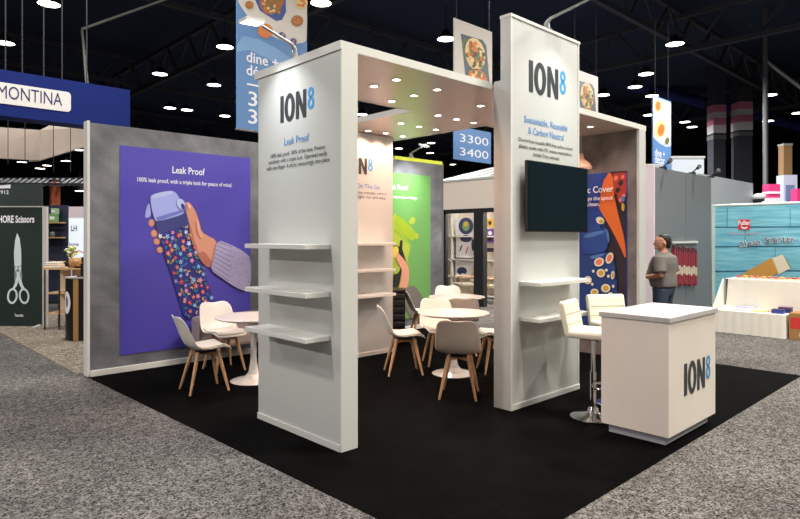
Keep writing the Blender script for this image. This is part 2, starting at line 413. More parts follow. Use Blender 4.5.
for i in range(900):
    if len(placed) > 120: break
    u = random.uniform(156, 216); v = random.uniform(224, 318)
    if not inside((u, v), inner): continue
    big = len(placed) < 52
    if any((u - a) ** 2 + (v - b) ** 2 < (c + (2.2 if big else 1.0)) ** 2 for a, b, c in placed): continue
    placed.append((u, v, 2.3 if big else 1.2))
    base = pr.n * 0.0012 * pr.k; rot = random.uniform(0, 6.28)
    if big:
        r0 = random.uniform(2.3, 3.3); mt = random.choice(FL); pts = []
        for j in range(20):
            rr = r0 * (0.72 + 0.28 * math.cos(5 * 2 * math.pi * j / 20)); t = rot + 2 * math.pi * j / 20
            pts.append(pr.to(u + rr * 0.85 * math.cos(t), v + rr * math.sin(t)) + base)
        pr.mb.poly(pts, mt)
        pr.mb.poly([pr.to(u + .55 * math.cos(t), v + .55 * math.sin(t)) + base + pr.n * 0.0012 for t in [k * 1.05 for k in range(6)]], random.choice(LF[:1] + FL[:3]))
    else:
        mt = random.choice(LF)
        for s in (-0.6, 0.6):
            t = rot + s; dx, dy = math.cos(t), math.sin(t)
            pr.mb.poly([pr.to(u + dx * a - dy * b, v + dy * a + dx * b) + base for a, b in ((0, 0), (1.5, .8), (3.0, 0), (1.5, -.8))], mt)
pr.mb.build('picture', p1, world=True, flat=True)
line(p1, 'Leak Proof', (3.47, YB - 0.008, 2.475), 0.088, WINK, (1, 0, 0), 0.012, width=0.44, align='CENTER', up=(0, 0, 1))
line(p1, '100% leak proof, with a triple lock for peace of mind.', (3.45, YB - 0.008, 2.34), 0.052, WINK, (1, 0, 0), 0.012, width=1.28, align='CENTER', up=(0, 0, 1))

# green poster
p2 = thing('poster', 'green poster of a hand holding a yellow-green bottle on the grey backdrop', 'poster', (7.18, YB, 0.21))
m = MB(); m.box(6.30, 8.07, YB - 0.008, YB, 0.21, 2.765, M('green_print', (108, 160, 88), 0.35)); m.build('sheet', p2, world=True)
pr = Print(lambda u, v: ony(u, v, YB - 0.008), (0, -1, 0))
LIME = M('print_lime', (166, 178, 60)); LIMED = M('print_olive', (140, 172, 34)); YEL = M('print_warm_yellow', (222, 190, 80)); NIGHT = M('print_black', (36, 36, 34))
pr.poly(smooth_poly([(393.0, 218), (395, 212), (397, 216), (396, 227), (409, 242), (411, 246), (407, 262), (402, 290), (393, 310), (386, 310), (380, 280), (380, 230)]), LIME)
pr.poly([(394.5, 228), (409.5, 243), (410, 246), (394, 231)], LIMED)
pr.poly(smooth_poly([(397, 215), (402, 218), (414, 230), (416.5, 235), (414, 240), (411, 242), (394.5, 226), (394, 219)]), M('print_bright_lime', (150, 172, 34)))
pr.ell(412, 221, 3, 4, LIME, 30); pr.ell(416.5, 236, 2, 3.2, LIME)
pr.poly([(400, 240), (402.5, 240.5), (402, 249), (406, 262), (404, 268), (400, 255), (394, 247), (393, 243), (399, 247)], NIGHT)
pr.poly([(393, 275), (400, 262), (402, 268), (399, 284), (394, 297), (391, 297)], NIGHT)
pr.ell(395, 252, 3.2, 6, YEL, 10); pr.ell(396.5, 270, 2.6, 4.5, LIME, 30)
pr.poly(smooth_poly([(396, 252), (401, 256), (407, 264), (409, 272), (408, 284), (405, 290), (400, 296), (396.5, 296), (400, 283), (402, 270), (398, 264), (395.5, 259)]), SKIN)
pr.poly(smooth_poly([(405, 289), (412, 284), (419, 291), (426, 306), (428, 318), (412, 322), (404, 305), (400, 296)]), M('print_grey_sleeve', (116, 108, 104)))
pr.mb.build('picture', p2, world=True, flat=True)
line(p2, 'Leak Proof', (7.24, YB - 0.008, 2.475), 0.088, WINK, (1, 0, 0), 0.012, width=0.50, align='CENTER', up=(0, 0, 1))
line(p2, '100% leak proof, and easy to open on the go.', (7.16, YB - 0.008, 2.325), 0.05, WINK, (1, 0, 0), 0.012, width=1.12, align='CENTER', up=(0, 0, 1))

# ------------------------------------------------------------------ end wall with blue poster
XE = 7.86
ew = thing('end_wall', 'concrete-look end wall with a white front post at the right of the stand', 'wall', (7.93, 4.8, Z0))
m = MB(); m.box(XE, 8.03, 3.70, 6.0, Z0, 3.083, CONCW); m.build('panel', ew, world=True)
m = MB(); m.box(XE, 8.045, 3.66, 3.70, Z0, 3.083, WHITE); m.build('front_post', ew, world=True, bevel=0.004)
p3 = thing('poster', 'dark blue poster of a covered blue bottle on the concrete end wall', 'poster', (XE, 4.75, 0.2))
m = MB(); m.box(XE - 0.008, XE, 3.825, 5.66, 0.2, 2.54, M('deep_blue_print', (40, 66, 150), 0.4)); m.build('sheet', p3, world=True)
pr = Print(lambda u, v: onx(u, v, XE - 0.008), (-1, 0, 0))
DK = M('print_plum_black', (40, 30, 44)); ORG = M('print_orange', (222, 108, 44)); ORGD = M('print_rust', (180, 78, 36)); REDF = M('print_brick', (164, 54, 44)); NAVY2 = M('print_royal', (30, 62, 128)); NAVYL = M('print_steel_blue', (78, 122, 190))
pr.poly([(612, 171.6), (626.6, 171), (626.6, 322), (600, 330), (606, 250), (603, 200)], DK)
pr.poly(smooth_poly([(609, 172.5), (613, 175), (614, 194), (618, 214), (625, 240), (626.6, 262), (620, 246), (613, 232), (606, 220), (599, 208), (600.5, 195), (604, 180)], 1), ORG)
pr.poly([(609, 172.5), (611, 176), (607, 200), (612, 228), (606, 220), (599, 208), (600.5, 195), (604, 180)], ORGD if False else ORG)
pr.poly([(613, 173), (626.6, 172.5), (626.6, 192), (622, 206), (618, 200), (614, 190)], REDF)
for (u, v, a, mm) in ((616, 178, 2, 'c'), (621, 183, 2.3, 'd'), (618, 190, 2, 'd'), (623, 177, 1.6, 'c'), (624, 196, 1.7, 'c'), (616, 196, 1.6, 'd'), (621, 200, 1.8, 'c')):
    pr.ell(u, v, a, a * 1.3, FL[4] if mm == 'c' else DK, 20)
pr.ell(625 - 1.5, 207, 1.6, 4, M('print_mustard', (204, 164, 66))); pr.ell(623.5, 199, 1.8, 3, NAVYL)
pr.poly(smooth_poly([(580, 255), (588, 256), (608, 251), (614, 257), (617, 275), (620, 330), (575, 336), (574, 270)], 2), NAVY2)
pr.poly(smooth_poly([(581, 235), (588, 231), (604, 228.5), (607.5, 233), (609, 248), (604, 252), (588, 255), (584, 250)], 2), M('print_cobalt', (36, 72, 150)))
pr.poly(smooth_poly([(583, 237), (589, 233), (604, 230), (606, 232.5), (590, 238)], 1), NAVYL)
pr.poly([(587, 226), (600, 224), (602, 230), (589, 232)], M('print_cobalt'))
pr.poly(smooth_poly([(605, 227), (609, 231), (610.5, 240), (609, 244), (607, 233)], 1), NAVYL)
pr.poly(smooth_poly([(590, 256.5), (604, 253), (606, 255), (593, 259.5)], 1), NAVYL)
pr.ell(601, 220.5, 4.4, 3.4, M('print_cream', (228, 226, 200)), 30); pr.ell(602, 221.5, 2, 1.8, M('print_mustard'), 0)
CRM = M('print_cream')
for (u, v, a, b, r_) in ((600, 262, 5.2, 4.3, -25), (610.5, 258, 3.6, 5.8, 20), (602, 273, 4.2, 4.2, 0), (589, 280, 4, 4, 0), (607, 288, 4.6, 4.2, 0), (614, 275, 1.8, 4.2, 5), (596, 292, 4, 3.6, 0), (612, 296, 3, 4, 0)):
    pr.ell(u, v, a, b, CRM, r_); pr.ell(u, v, a * .66, b * .66, FL[4] if v < 270 or u < 592 else M('print_mustard'), r_)
for (u, v) in ((608, 270), (610, 276), (595, 271), (594, 284), (615, 286)): pr.ell(u, v, 1.3, 1.5, CRM)
pr.mb.build('picture', p3, world=True, flat=True)
o_ = onx(600, 192, XE - 0.008)
line(p3, 'Hygienic Cover', (XE - 0.032, 4.385, 2.27), 0.088, WINK, (0, -1, 0), 0.012, width=0.74, align='CENTER', up=(0, 0, 1))
line(p3, 'A cover keeps the spout', (XE - 0.032, 4.39, 2.165), 0.052, WINK, (0, -1, 0), 0.012, width=0.74, align='CENTER', up=(0, 0, 1))
line(p3, 'safe and clean.', (XE - 0.032, 4.46, 2.085), 0.052, WINK, (0, -1, 0), 0.012, width=0.5, align='CENTER', up=(0, 0, 1))

# ------------------------------------------------------------------ display pillars
def shelf(t, x0, x1, y0, y1, ztop):
    m = MB(); m.box(x0, x1, y0, y1, ztop - 0.037, ztop, WTRIM); m.build('shelf', t, world=True, bevel=0.003)
UP = (0, 0, 1)
# left pillar: its broad face looks towards -X
pa = thing('display_pillar', 'white pillar with three empty shelves and Leak Proof lettering, at the front left', 'pillar', (2.95, 4.285, Z0))
m = MB(); m.box(2.862, 3.015, 3.675, 4.885, Z0, 3.083, WHITE); m.build('body', pa, world=True, bevel=0.002)
m = MB(); m.box(2.858, 3.02, 3.66, 3.677, Z0, 3.083, WTRIM); m.build('edge_trim', pa, world=True, bevel=0.002)
m = MB(); m.box(2.85, 2.864, 3.675, 4.885, Z0, 0.06, WTRIM); m.build('base_trim', pa, world=True, bevel=0.003)
for z in (1.592, 1.222, 0.882): shelf(pa, 2.62, 2.862, 3.80, 4.70, z)
logo('logo', pa, (2.862, 4.515, 2.635), (0, -1, 0), UP, 0.228)
line(pa, 'Leak Proof', (2.862, 4.275, 2.435), 0.062, BLUEINK, (0, -1, 0), 0.0, width=0.36, align='CENTER', up=UP)
for i, s in enumerate(('100% leak proof, 100% of the time. Prevent', 'accidents with a triple lock. Operated easily', 'with one finger. It clicks reassuringly into place')):
    line(pa, s, (2.862, 4.275, 2.345 - 0.052 * i), 0.034, INK, (0, -1, 0), 0.004, width=(0.80, 0.86, 0.93)[i], align='CENTER', up=UP)
# right pillar: its broad face looks towards -Y, taller than the canopy
pb = thing('display_pillar', 'tallest white pillar carrying the television and two shelves beside the counter', 'pillar', (5.31, 3.56, Z0))
m = MB(); m.box(4.70, 5.935, 3.443, 3.635, Z0, 3.15, WHITE); m.build('body', pb, world=True, bevel=0.002)
m = MB(); m.box(4.70, 5.935, 3.44, 3.443, Z0, 3.735, WHITE); m.build('front_panel', pb, world=True)
m = MB(); m.box(4.70, 5.935, 3.443, 3.555, 3.15, 3.735, WHITE); m.build('upper_board', pb, world=True, bevel=0.002)
m = MB(); m.box(4.695, 5.95, 3.43, 3.56, 3.735, 3.765, WTRIM); m.build('top_cap', pb, world=True, bevel=0.002)
m = MB(); m.box(4.70, 4.722, 3.433, 3.441, 0.06, 3.735, WTRIM); m.box(5.913, 5.935, 3.433, 3.441, 0.06, 3.735, WTRIM); m.build('edge_trim', pb, world=True)
m = MB(); m.box(4.70, 5.935, 3.426, 3.442, Z0, 0.06, WTRIM); m.build('base_trim', pb, world=True, bevel=0.003)
for z in (1.222, 0.882): shelf(pb, 4.84, 5.75, 3.20, 3.44, z)
logo('logo', pb, (5.0, 3.44, 3.075), (1, 0, 0), UP, 0.31)
line(pb, 'Sustainable, Reusable', (5.31, 3.44, 2.765), 0.066, BLUEINK, (1, 0, 0), 0.0, width=0.78, align='CENTER', up=UP)
line(pb, '& Carbon Neutral', (5.31, 3.44, 2.66), 0.066, BLUEINK, (1, 0, 0), 0.0, width=0.64, align='CENTER', up=UP)
for i, s in enumerate(('Choose from reusable BPA free carbon neutral', 'plastic made with 0% waste materials in', 'durable Tritan and steel.')):
    line(pb, s, (5.31, 3.44, 2.572 - 0.062 * i), 0.036, INK, (1, 0, 0), 0.004, width=(0.98, 0.95, 0.48)[i], align='CENTER', up=UP)
# back pillar
pc = thing('display_pillar', 'white pillar with shelves at the back of the canopy, pink in the warm light', 'pillar', (5.31, 6.52, Z0))
m = MB(); m.box(4.70, 5.93, 6.40, 6.63, Z0, 3.083, WHITE); m.build('body', pc, world=True, bevel=0.002)
m = MB(); m.box(4.70, 5.93, 6.385, 6.402, Z0, 0.06, WTRIM); m.build('base_trim', pc, world=True, bevel=0.003)
for z in (1.572, 1.215, 0.872): shelf(pc, 4.86, 5.77, 6.16, 6.40, z)
logo('logo', pc, (5.06, 6.40, 2.51), (1, 0, 0), UP, 0.225)
line(pc, 'On The Go', (5.47, 6.40, 2.32), 0.062, BLUEINK, (1, 0, 0), 0.0, width=0.42, align='CENTER', up=UP)
for i, s in enumerate(('Take it on your everyday, carry it', 'with you light, fun and easy.')):
    line(pc, s, (5.40, 6.40, 2.245 - 0.06 * i), 0.036, INK, (1, 0, 0), 0.004, width=0.8, align='CENTER', up=UP)

# canopy with downlights
ca = thing('canopy', 'white flat canopy with small warm downlights joining the three pillars', 'canopy', (5.4, 4.3, 3.068))
m = MB(); m.box(2.872, 8.04, 3.675, 4.92, 3.087, 3.14, SOFFIT); m.box(4.865, 6.185, 4.92, 6.64, 3.087, 3.14, SOFFIT); m.build('soffit', ca, world=True)
m = MB()
FZ = (3.083, 3.15)
m.box(2.85, 4.70, 3.66, 3.675, *FZ, WTRIM); m.box(5.94, 8.055, 3.66, 3.675, *FZ, WTRIM)
m.box(2.85, 2.872, 3.675, 4.92, *FZ, WTRIM); m.box(2.85, 4.865, 4.92, 4.935, *FZ, WTRIM)
m.box(4.85, 4.865, 4.935, 6.65, *FZ, WTRIM); m.box(6.185, 8.055, 4.92, 4.935, *FZ, WTRIM); m.box(6.185, 6.20, 4.935, 6.65, *FZ, WTRIM)
m.box(4.865, 6.185, 6.64, 6.655, *FZ, WTRIM); m.box(8.04, 8.055, 3.675, 4.92, *FZ, WTRIM)
m.build('fascia', ca, world=True)
dls = [(3.76, 4.33), (3.75, 4.01), (4.31, 4.68), (4.30, 4.34), (4.29, 4.01), (5.20, 4.85), (5.16, 4.18), (5.54, 4.86), (5.86, 4.86),
       (5.23, 5.51), (5.56, 5.52), (5.88, 5.52), (5.28, 6.2), (5.58, 6.18), (5.92, 6.2), (7.17, 4.0)]
for x, y in [(a_ * 1.011, b_ * 1.008) for a_, b_ in dls]:
    m = MB(); m.lathe([(0.034, 0.0), (0.034, -0.004), (0.052, -0.004), (0.052, 0.0)], WTRIM, (x, y, 3.087), 20)
    r_ = m.build('downlight', ca, world=True)
    m = MB(); m.lathe([(0.0, -0.0025), (0.036, -0.0025)], LAMPM, (x, y, 3.087), 20); m.build('lens', r_, world=True)
    spot('downlight_beam', (x, y, 3.075), (x, y, 0), 33, 140, 0.8, 0.03, (1, 0.62, 0.46))

# ------------------------------------------------------------------ television
tv = thing('television', 'black flat screen television mounted on the tall white pillar', 'television', (5.40, 3.40, 1.72))
m = MB(); m.box(4.85, 5.96, 3.345, 3.385, 1.70, 2.385, BLACKP); m.build('casing', tv, world=True, bevel=0.006)
m = MB(); m.box(4.862, 5.948, 3.342, 3.348, 1.718, 2.373, SCREEN); m.build('screen', tv, world=True)
m = MB(); m.box(5.1, 5.7, 3.385, 3.44, 1.9, 2.2, DARKM); m.build('wall_bracket', tv, world=True)

# ------------------------------------------------------------------ flood lamps on arms
def flood(name, label, base, head, aim, power, tz):
    b = Vector(base); h = Vector(head); t = thing(name, label, 'lamp', base)
    d = (h - b); d.z = 0; d.normalize(); side = Vector((-d.y, d.x, 0))
    m = MB(); m.box(b.x - .04, b.x + .04, b.y - .04, b.y + .04, b.z, b.z + 0.03, GREYM); m.tube([b + Vector((0, 0, .03)), b + Vector((0, 0, .09))], 0.03, GREYM); m.build('clamp', t, world=True)
    m = MB(); L = (Vector((h.x, h.y, 0)) - Vector((b.x, b.y, 0))).length
    pts = [b + Vector((0, 0, .08)), b + Vector((0, 0, tz * .75)), b + Vector((0, 0, tz)) + d * L * 0.08, (b + Vector((0, 0, tz)) + d * L * 0.08).lerp(h - d * .1, .12), h - d * 0.09]
    m.tube(pts, [.02, .019, .017, .014, .012], GREYM, 8); m.build('arm', t, world=True, smooth='auto')
    n = (Vector(aim) - h).normalized(); x = side; y = n.cross(x).normalized(); w, l, th = 0.065, 0.085, 0.025
    m = MB(); q = [h + x * i * w + y * j * l for i, j in ((-1, -1), (1, -1), (1, 1), (-1, 1))]; m.prism([p - n * th for p in q], n * th, WTRIM); m.build('head', t, world=True)
    m = MB(); m.poly([h + n * 0.002 + x * i * w * .88 + y * j * l * .88 for i, j in ((-1, -1), (1, -1), (1, 1), (-1, 1))], FLOODM); m.build('lamp_panel', t, world=True, flat=True)
    area('flood_beam', h + n * 0.012, 0.12, power, aim, (0.93, 0.98, 1.0), 'SQUARE', 95)
    return t
flood('arm_lamp', 'small white flood lamp on a curved arm above the left pillar', (2.95, 4.43, 3.15), (2.535, 4.43, 3.40), (2.78, 4.35, 0.3), 5.5, 0.16)
flood('arm_lamp', 'flood lamp on a long arm reaching out over the tall pillar', (5.41, 3.50, 3.765), (5.41, 2.92, 3.97), (5.35, 3.36, 0.6), 4.5, 0.13)
g_ = ony(411, 160, 7.76)
h_ = ony(424, 148, 7.25)
flood('arm_lamp', 'small flood lamp on an arm above the green poster', (g_.x, 7.76, 3.06), (h_.x, h_.y, h_.z + .03), (h_.x, 7.70, 1.9), 10, 0.10)
# ------------------------------------------------------------------ pendant
pe = thing('pendant_lamp', 'small pale bell pendant lamp hanging beside the blue poster', 'pendant lamp', (7.66, 4.40, 2.60))
PEND = M('blush_enamel', (226, 190, 172), 0.4)
m = MB(); m.lathe([(0.15, 0), (0.145, 0.03), (0.115, 0.08), (0.06, 0.12), (0.035, 0.15), (0.028, 0.21), (0.0, 0.215)], PEND, (7.66, 4.40, 2.60), 28)
o = m.build('shade', pe, world=True, smooth=True); sd = o.modifiers.new('s', 'SOLIDIFY'); sd.thickness = 0.004
m = MB(); m.tube([(7.66, 4.40, 2.80), (7.66, 4.40, 3.087)], 0.006, M('white_cord', (220, 214, 208), 0.5), 6); m.build('cord', pe, world=True)
m = MB(); m.ball((7.66, 4.40, 2.65), 0.035, LAMPM); m.build('bulb', pe, world=True, smooth=True)

# ------------------------------------------------------------------ counter
co = thing('counter', 'white square reception counter with a logo at the front edge of the carpet', 'counter', (5.25, 2.29, Z0))
m = MB(); m.box(4.82, 5.70, 2.035, 2.51, Z0, 0.078, PLINTH); m.build('plinth', co, world=True)
m = MB(); m.box(4.775, 5.765, 1.99, 2.557, 0.078, 0.978, COUNTER); m.build('body', co, world=True, bevel=0.003)
m = MB(); m.box(4.762, 5.785, 1.975, 2.572, 0.978, 1.02, SLAB); m.build('countertop', co, world=True, bevel=0.004)
logo('logo', co, (5.07, 1.99, 0.355), (1, 0, 0), UP, 0.262)

# ------------------------------------------------------------------ bar stools
def make_stool():
    t = thing('bar_stool', 'x', 'bar stool')
    m = MB(); m.lathe([(0, 0), (0.205, 0), (0.205, 0.008), (0.19, 0.016), (0.10, 0.03), (0.055, 0.05), (0.045, 0.085), (0.03, 0.10), (0.0, 0.10)], CHROME, n=40); m.build('base', t, smooth='auto')
    m = MB(); m.tube([(0, 0, 0.09), (0, 0, 0.42)], 0.028, CHROME, 20); m.tube([(0, 0, 0.42), (0, 0, 0.73)], 0.02, CHROME, 20); m.build('column', t, smooth='auto')
    m = MB(); m.tube([(0.0, -0.03, 0.30), (0.06, -0.15, 0.30), (0.16, -0.155, 0.30), (0.19, 0.0, 0.30), (0.16, 0.155, 0.30), (0.06, 0.15, 0.30), (0.0, 0.03, 0.30)], 0.011, CHROME, 8); m.build('footrest', t, smooth=True)
    m = MB(); m.tube([(0.0, 0.02, 0.70), (0.0, 0.16, 0.69), (0.0, 0.2, 0.66)], 0.006, CHROME, 8); m.build('lever', t)
    m = MB(); m.box(-0.09, 0.09, -0.09, 0.09, 0.715, 0.735, DARKM); m.build('seat_plate', t)
    # seat and backrest: padded grid with stitched rows
    m = MB(); W = 0.205; prof = [(0.21, 0.775), (0.17, 0.79), (0.05, 0.785), (-0.08, 0.785), (-0.155, 0.80)]
    m.box(-0.2, 0.215, -W, W, 0.735, 0.805, CREAM); m.build('seat', t, bevel=0.025)
    m = MB(); pr_ = [(-.150, .775), (-.165, .86), (-.185, .95), (-.205, 1.035), (-.222, 1.06), (-.25, 1.055), (-.262, 1.02), (-.24, .93), (-.218, .84), (-.2, .76)]
    m.prism([(x, -W, z) for x, z in pr_], (0, 2 * W, 0), CREAM); bk = m.build('backrest', t, bevel=0.022)
    m = MB()
    for z, x in ((.855, -.163), (.945, -.183)): m.box(x - .004, x + .004, -W + .02, W - .02, z - .003, z + .003, M('cream_seam', (196, 190, 172), 0.6))
    m.build('stitching', bk)
    return t
st = make_stool()
st.location = (5.085, 2.80, Z0); st.rotation_euler = (0, 0, R(-78)); st['label'] = 'cream padded bar stool with chrome pole, the one nearer the tall pillar'; st['group'] = 'bar stools at the counter'
rep(st, (5.68, 2.87, Z0), R(-122), 'cream padded bar stool mostly hidden behind the white counter')

# ------------------------------------------------------------------ shell chairs
def make_chair(SH, PD, label):
    t = thing('shell_chair', label, 'chair', (0, 0, 0), 0, 'shell chairs around the tables')
    prof = [(0.225, 0.428, .175), (0.205, 0.452, .20), (0.14, 0.462, .218), (0.05, 0.452, .228), (-0.04, 0.444, .233), (-0.12, 0.448, .236), (-0.185, 0.475, .238), (-0.222, 0.53, .236),
            (-0.252, 0.60, .230), (-0.282, 0.68, .220), (-0.308, 0.75, .208), (-0.326, 0.80, .195), (-0.336, 0.828, .18)]
    nv = 10
    def surf(i, j, inset=1.0, off=0.0):
        x, z, w = prof[i]; s = (j / nv * 2 - 1); a = abs(s)
        k = i / (len(prof) - 1)
        lift = 0.032 * a ** 3 * (1 if 0.12 < k else 0.2) * (1 - max(0, (k - .6) / .4) * .9)
        fwd = 0.038 * a ** 2.2 * max(0, min(1, (k - .35) / .25)) * (1 - .35 * max(0, (k - .7) / .3))
        zz = z + lift
        if i >= len(prof) - 2: zz -= 0.022 * (1 - a) ** 1.5 * (1 if i == len(prof) - 1 else .4); zz -= 0.03 * a ** 6
        return Vector((x + fwd, s * w * inset, zz + off))
    m = MB(); n = len(prof)
    vs = [surf(i, j) for i in range(n) for j in range(nv + 1)]
    fs = [(i * (nv + 1) + j, i * (nv + 1) + j + 1, (i + 1) * (nv + 1) + j + 1, (i + 1) * (nv + 1) + j) for i in range(n - 1) for j in range(nv)]
    m.add(vs, fs, SH); o = m.build('seat_shell', t, smooth=True)
    s = o.modifiers.new('s', 'SOLIDIFY'); s.thickness = 0.014; s.offset = 0
    d = o.modifiers.new('d', 'SUBSURF'); d.levels = 1; d.render_levels = 1
    m = MB(); idx = range(1, 7); vs = [surf(i, j, 0.86, 0.009 + (0.012 if 1 < i < 6 and 0 < j < nv else 0)) for i in idx for j in range(nv + 1)]
    k = len(list(idx)); fs = [(i * (nv + 1) + j, i * (nv + 1) + j + 1, (i + 1) * (nv + 1) + j + 1, (i + 1) * (nv + 1) + j) for i in range(k - 1) for j in range(nv)]
    m.add(vs, fs, PD); o = m.build('seat_pad', t, smooth=True)
    s = o.modifiers.new('s', 'SOLIDIFY'); s.thickness = 0.012; s.offset = 0
    for sx in (1, -1):
        for sy in (1, -1):
            m = MB(); a = Vector((0.105 * sx - .01, 0.10 * sy, 0.425)); b = Vector((0.205 * sx - .02, 0.185 * sy, 0.0))
            m.tube([a, a.lerp(b, .12), a.lerp(b, .45), b], [0.017, 0.021, 0.019, 0.012], BEECH, 12); m.build('leg', t, smooth='auto')
    m = MB(); m.bar((0.12, 0.11, 0.395), (-0.14, -0.11, 0.395), 0.03, 0.03, BEECH); m.bar((0.12, -0.11, 0.395), (-0.14, 0.11, 0.395), 0.03, 0.03, BEECH); m.build('cross_brace', t)
    m = MB(); m.box(-0.10, 0.08, -0.08, 0.08, 0.412, 0.432, DARKM); m.build('seat_plate', t)
    return t
cw = make_chair(SHELLW, PADW, 'white shell chair with wooden legs at the left, seen in profile before the purple poster')
cw.location = (2.99, 6.19, Z0); cw.rotation_euler = (0, 0, R(-8))
WL = [((3.60, 6.95), -93, 'white shell chair with wooden legs behind the left round table'),
      ((5.11, 5.30), -34, 'white shell chair seen in profile beside the back pillar'),
      ((5.80, 5.36), -125, 'white shell chair tucked under the far side of the middle round table'),
      ((5.98, 4.60), 145, 'white shell chair half hidden by the tall pillar at the middle round table'),
      ((6.90, 6.72), -36, 'white shell chair in profile between the black case and the rear round table'),
      ((7.50, 6.72), -132, 'white shell chair facing out from behind the rear round table')]
for (x, y), a, lab in WL: rep(cw, (x, y, Z0), R(a), lab)
ct = make_chair(SHELLT, PADT, 'taupe shell chair seen from behind in front of the middle round table')
ct.location = (4.80, 4.16, Z0); ct.rotation_euler = (0, 0, R(36))
rep(ct, (6.52, 5.62, Z0), R(48), 'taupe shell chair with its back to the middle table, facing the rear round table')
rep(ct, (7.42, 5.50, Z0), R(125), 'taupe shell chair at the right of the rear round table by the tall pillar edge')

# ------------------------------------------------------------------ pedestal tables
def make_table(r, label):
    t = thing('pedestal_table', label, 'table', (0, 0, 0), 0, 'round white pedestal tables')
    m = MB(); m.lathe([(0.0, 0.708), (r - .05, 0.708), (r - .01, 0.722), (r, 0.732), (r - .004, 0.738), (0.0, 0.74)], TABLEW, n=56); m.build('tabletop', t, smooth='auto')
    m = MB(); m.lathe([(0.0, 0.71), (0.10, 0.708), (0.07, 0.69), (0.045, 0.62), (0.034, 0.5), (0.032, 0.35), (0.038, 0.22), (0.055, 0.11), (0.085, 0.055), (0.0, 0.05)], TABLEW, n=32); m.build('pedestal', t, smooth=True)
    m = MB(); m.lathe([(0, 0), (0.255, 0.0), (0.26, 0.006), (0.24, 0.014), (0.16, 0.03), (0.1, 0.05), (0.07, 0.085), (0.0, 0.09)], TABLEW, n=48); m.build('base', t, smooth='auto')
    return t
tb = make_table(0.43, 'round white pedestal table behind the left pillar before the purple poster')
tb.location = (3.57, 6.20, Z0)
rep(tb, (5.50, 4.86, Z0), 0, 'round white pedestal table in the middle between the back and tall pillars')
rep(tb, (7.0, 6.12, Z0), 0, 'round white pedestal table farthest back, near the green poster')

# low loveseat behind left table
LV = M('taupe_upholstery', (158, 142, 138), 0.7)
lv = thing('loveseat', 'low taupe loveseat with rounded ends against the purple poster', 'sofa', (3.95, 7.42, Z0))
m = MB(); m.box(3.42, 4.50, 7.22, 7.62, 0.22, 0.40, LV); m.build('seat', lv, world=True, bevel=0.05)
m = MB()
pts = []
for i in range(13):
    a = math.pi * (i / 12); pts.append((3.96 - 0.57 * math.cos(a) if False else 3.96 - 0.57 * math.copysign(abs(math.cos(a)) ** 0.5, math.cos(a)), 7.24 + 0.38 * math.sin(a) ** 0.5))
inner = [(3.96 + (x - 3.96) * 0.86, 7.24 + (y - 7.24) * 0.78) for x, y in pts]
loop = pts + inner[::-1]
n = len(pts)
vs = [(x, y, 0.22) for x, y in pts + inner] + [(x, y, 0.62) for x, y in pts + inner]
fs = []
for i in range(n - 1):
    fs += [(i, i + 1, 2 * n + i + 1, 2 * n + i), (n + i + 1, n + i, 3 * n + i, 3 * n + i + 1), (2 * n + i, 2 * n + i + 1, 3 * n + i + 1, 3 * n + i), (i + 1, i, n + i, n + i + 1)]
fs += [(0, 2 * n, 3 * n, n), (n - 1, 2 * n - 1, 4 * n - 1, 3 * n - 1)]
m.add(vs, fs, LV); m.build('backrest', lv, world=True, smooth='auto', bevel=0.025)
for x in (3.5, 4.42):
    for y in (7.27, 7.56):
        m = MB(); m.tube([(x, y, 0.24), (x, y, Z0)], [0.016, 0.011], M('grey_leg', (120, 112, 108), 0.5), 8); m.build('leg', lv, world=True)

# black ribbed case beside the back pillar
bc = thing('storage_case', 'black case with horizontal ribs standing behind the back pillar', 'case', (6.46, 6.98, Z0), R(-43.5))
m = MB(); m.box(-0.30, 0.20, -0.18, 0.18, 0.02, 0.80, BLACKP); m.build('body', bc, bevel=0.01)
RIBM = M('black_satin_rib', (28, 28, 30), 0.4)
for i in range(7):
    m = MB(); m.box(-0.30, 0.20, -0.205, -0.18, 0.05 + i * 0.108, 0.05 + i * 0.108 + 0.075, RIBM); m.build('rib', bc, bevel=0.008)
m = MB(); m.box(-0.31, 0.21, -0.21, 0.19, 0.80, 0.835, BLACKP); m.build('lid', bc, bevel=0.008)
# ------------------------------------------------------------------ hanging aisle signs and banners
CABLE = M('thin_steel_cable', (44, 46, 50), 0.7)
SIGNB = M('sign_steel_blue', (92, 136, 190), 0.5); SIGNB2 = M('sign_pale_blue', (112, 156, 206), 0.5)
def cables(t, pts, top=10.4):
    for p in pts:
        m = MB(); m.tube([p, (p[0], p[1], top)], 0.012, CABLE, 6); m.build('cable', t, world=True)
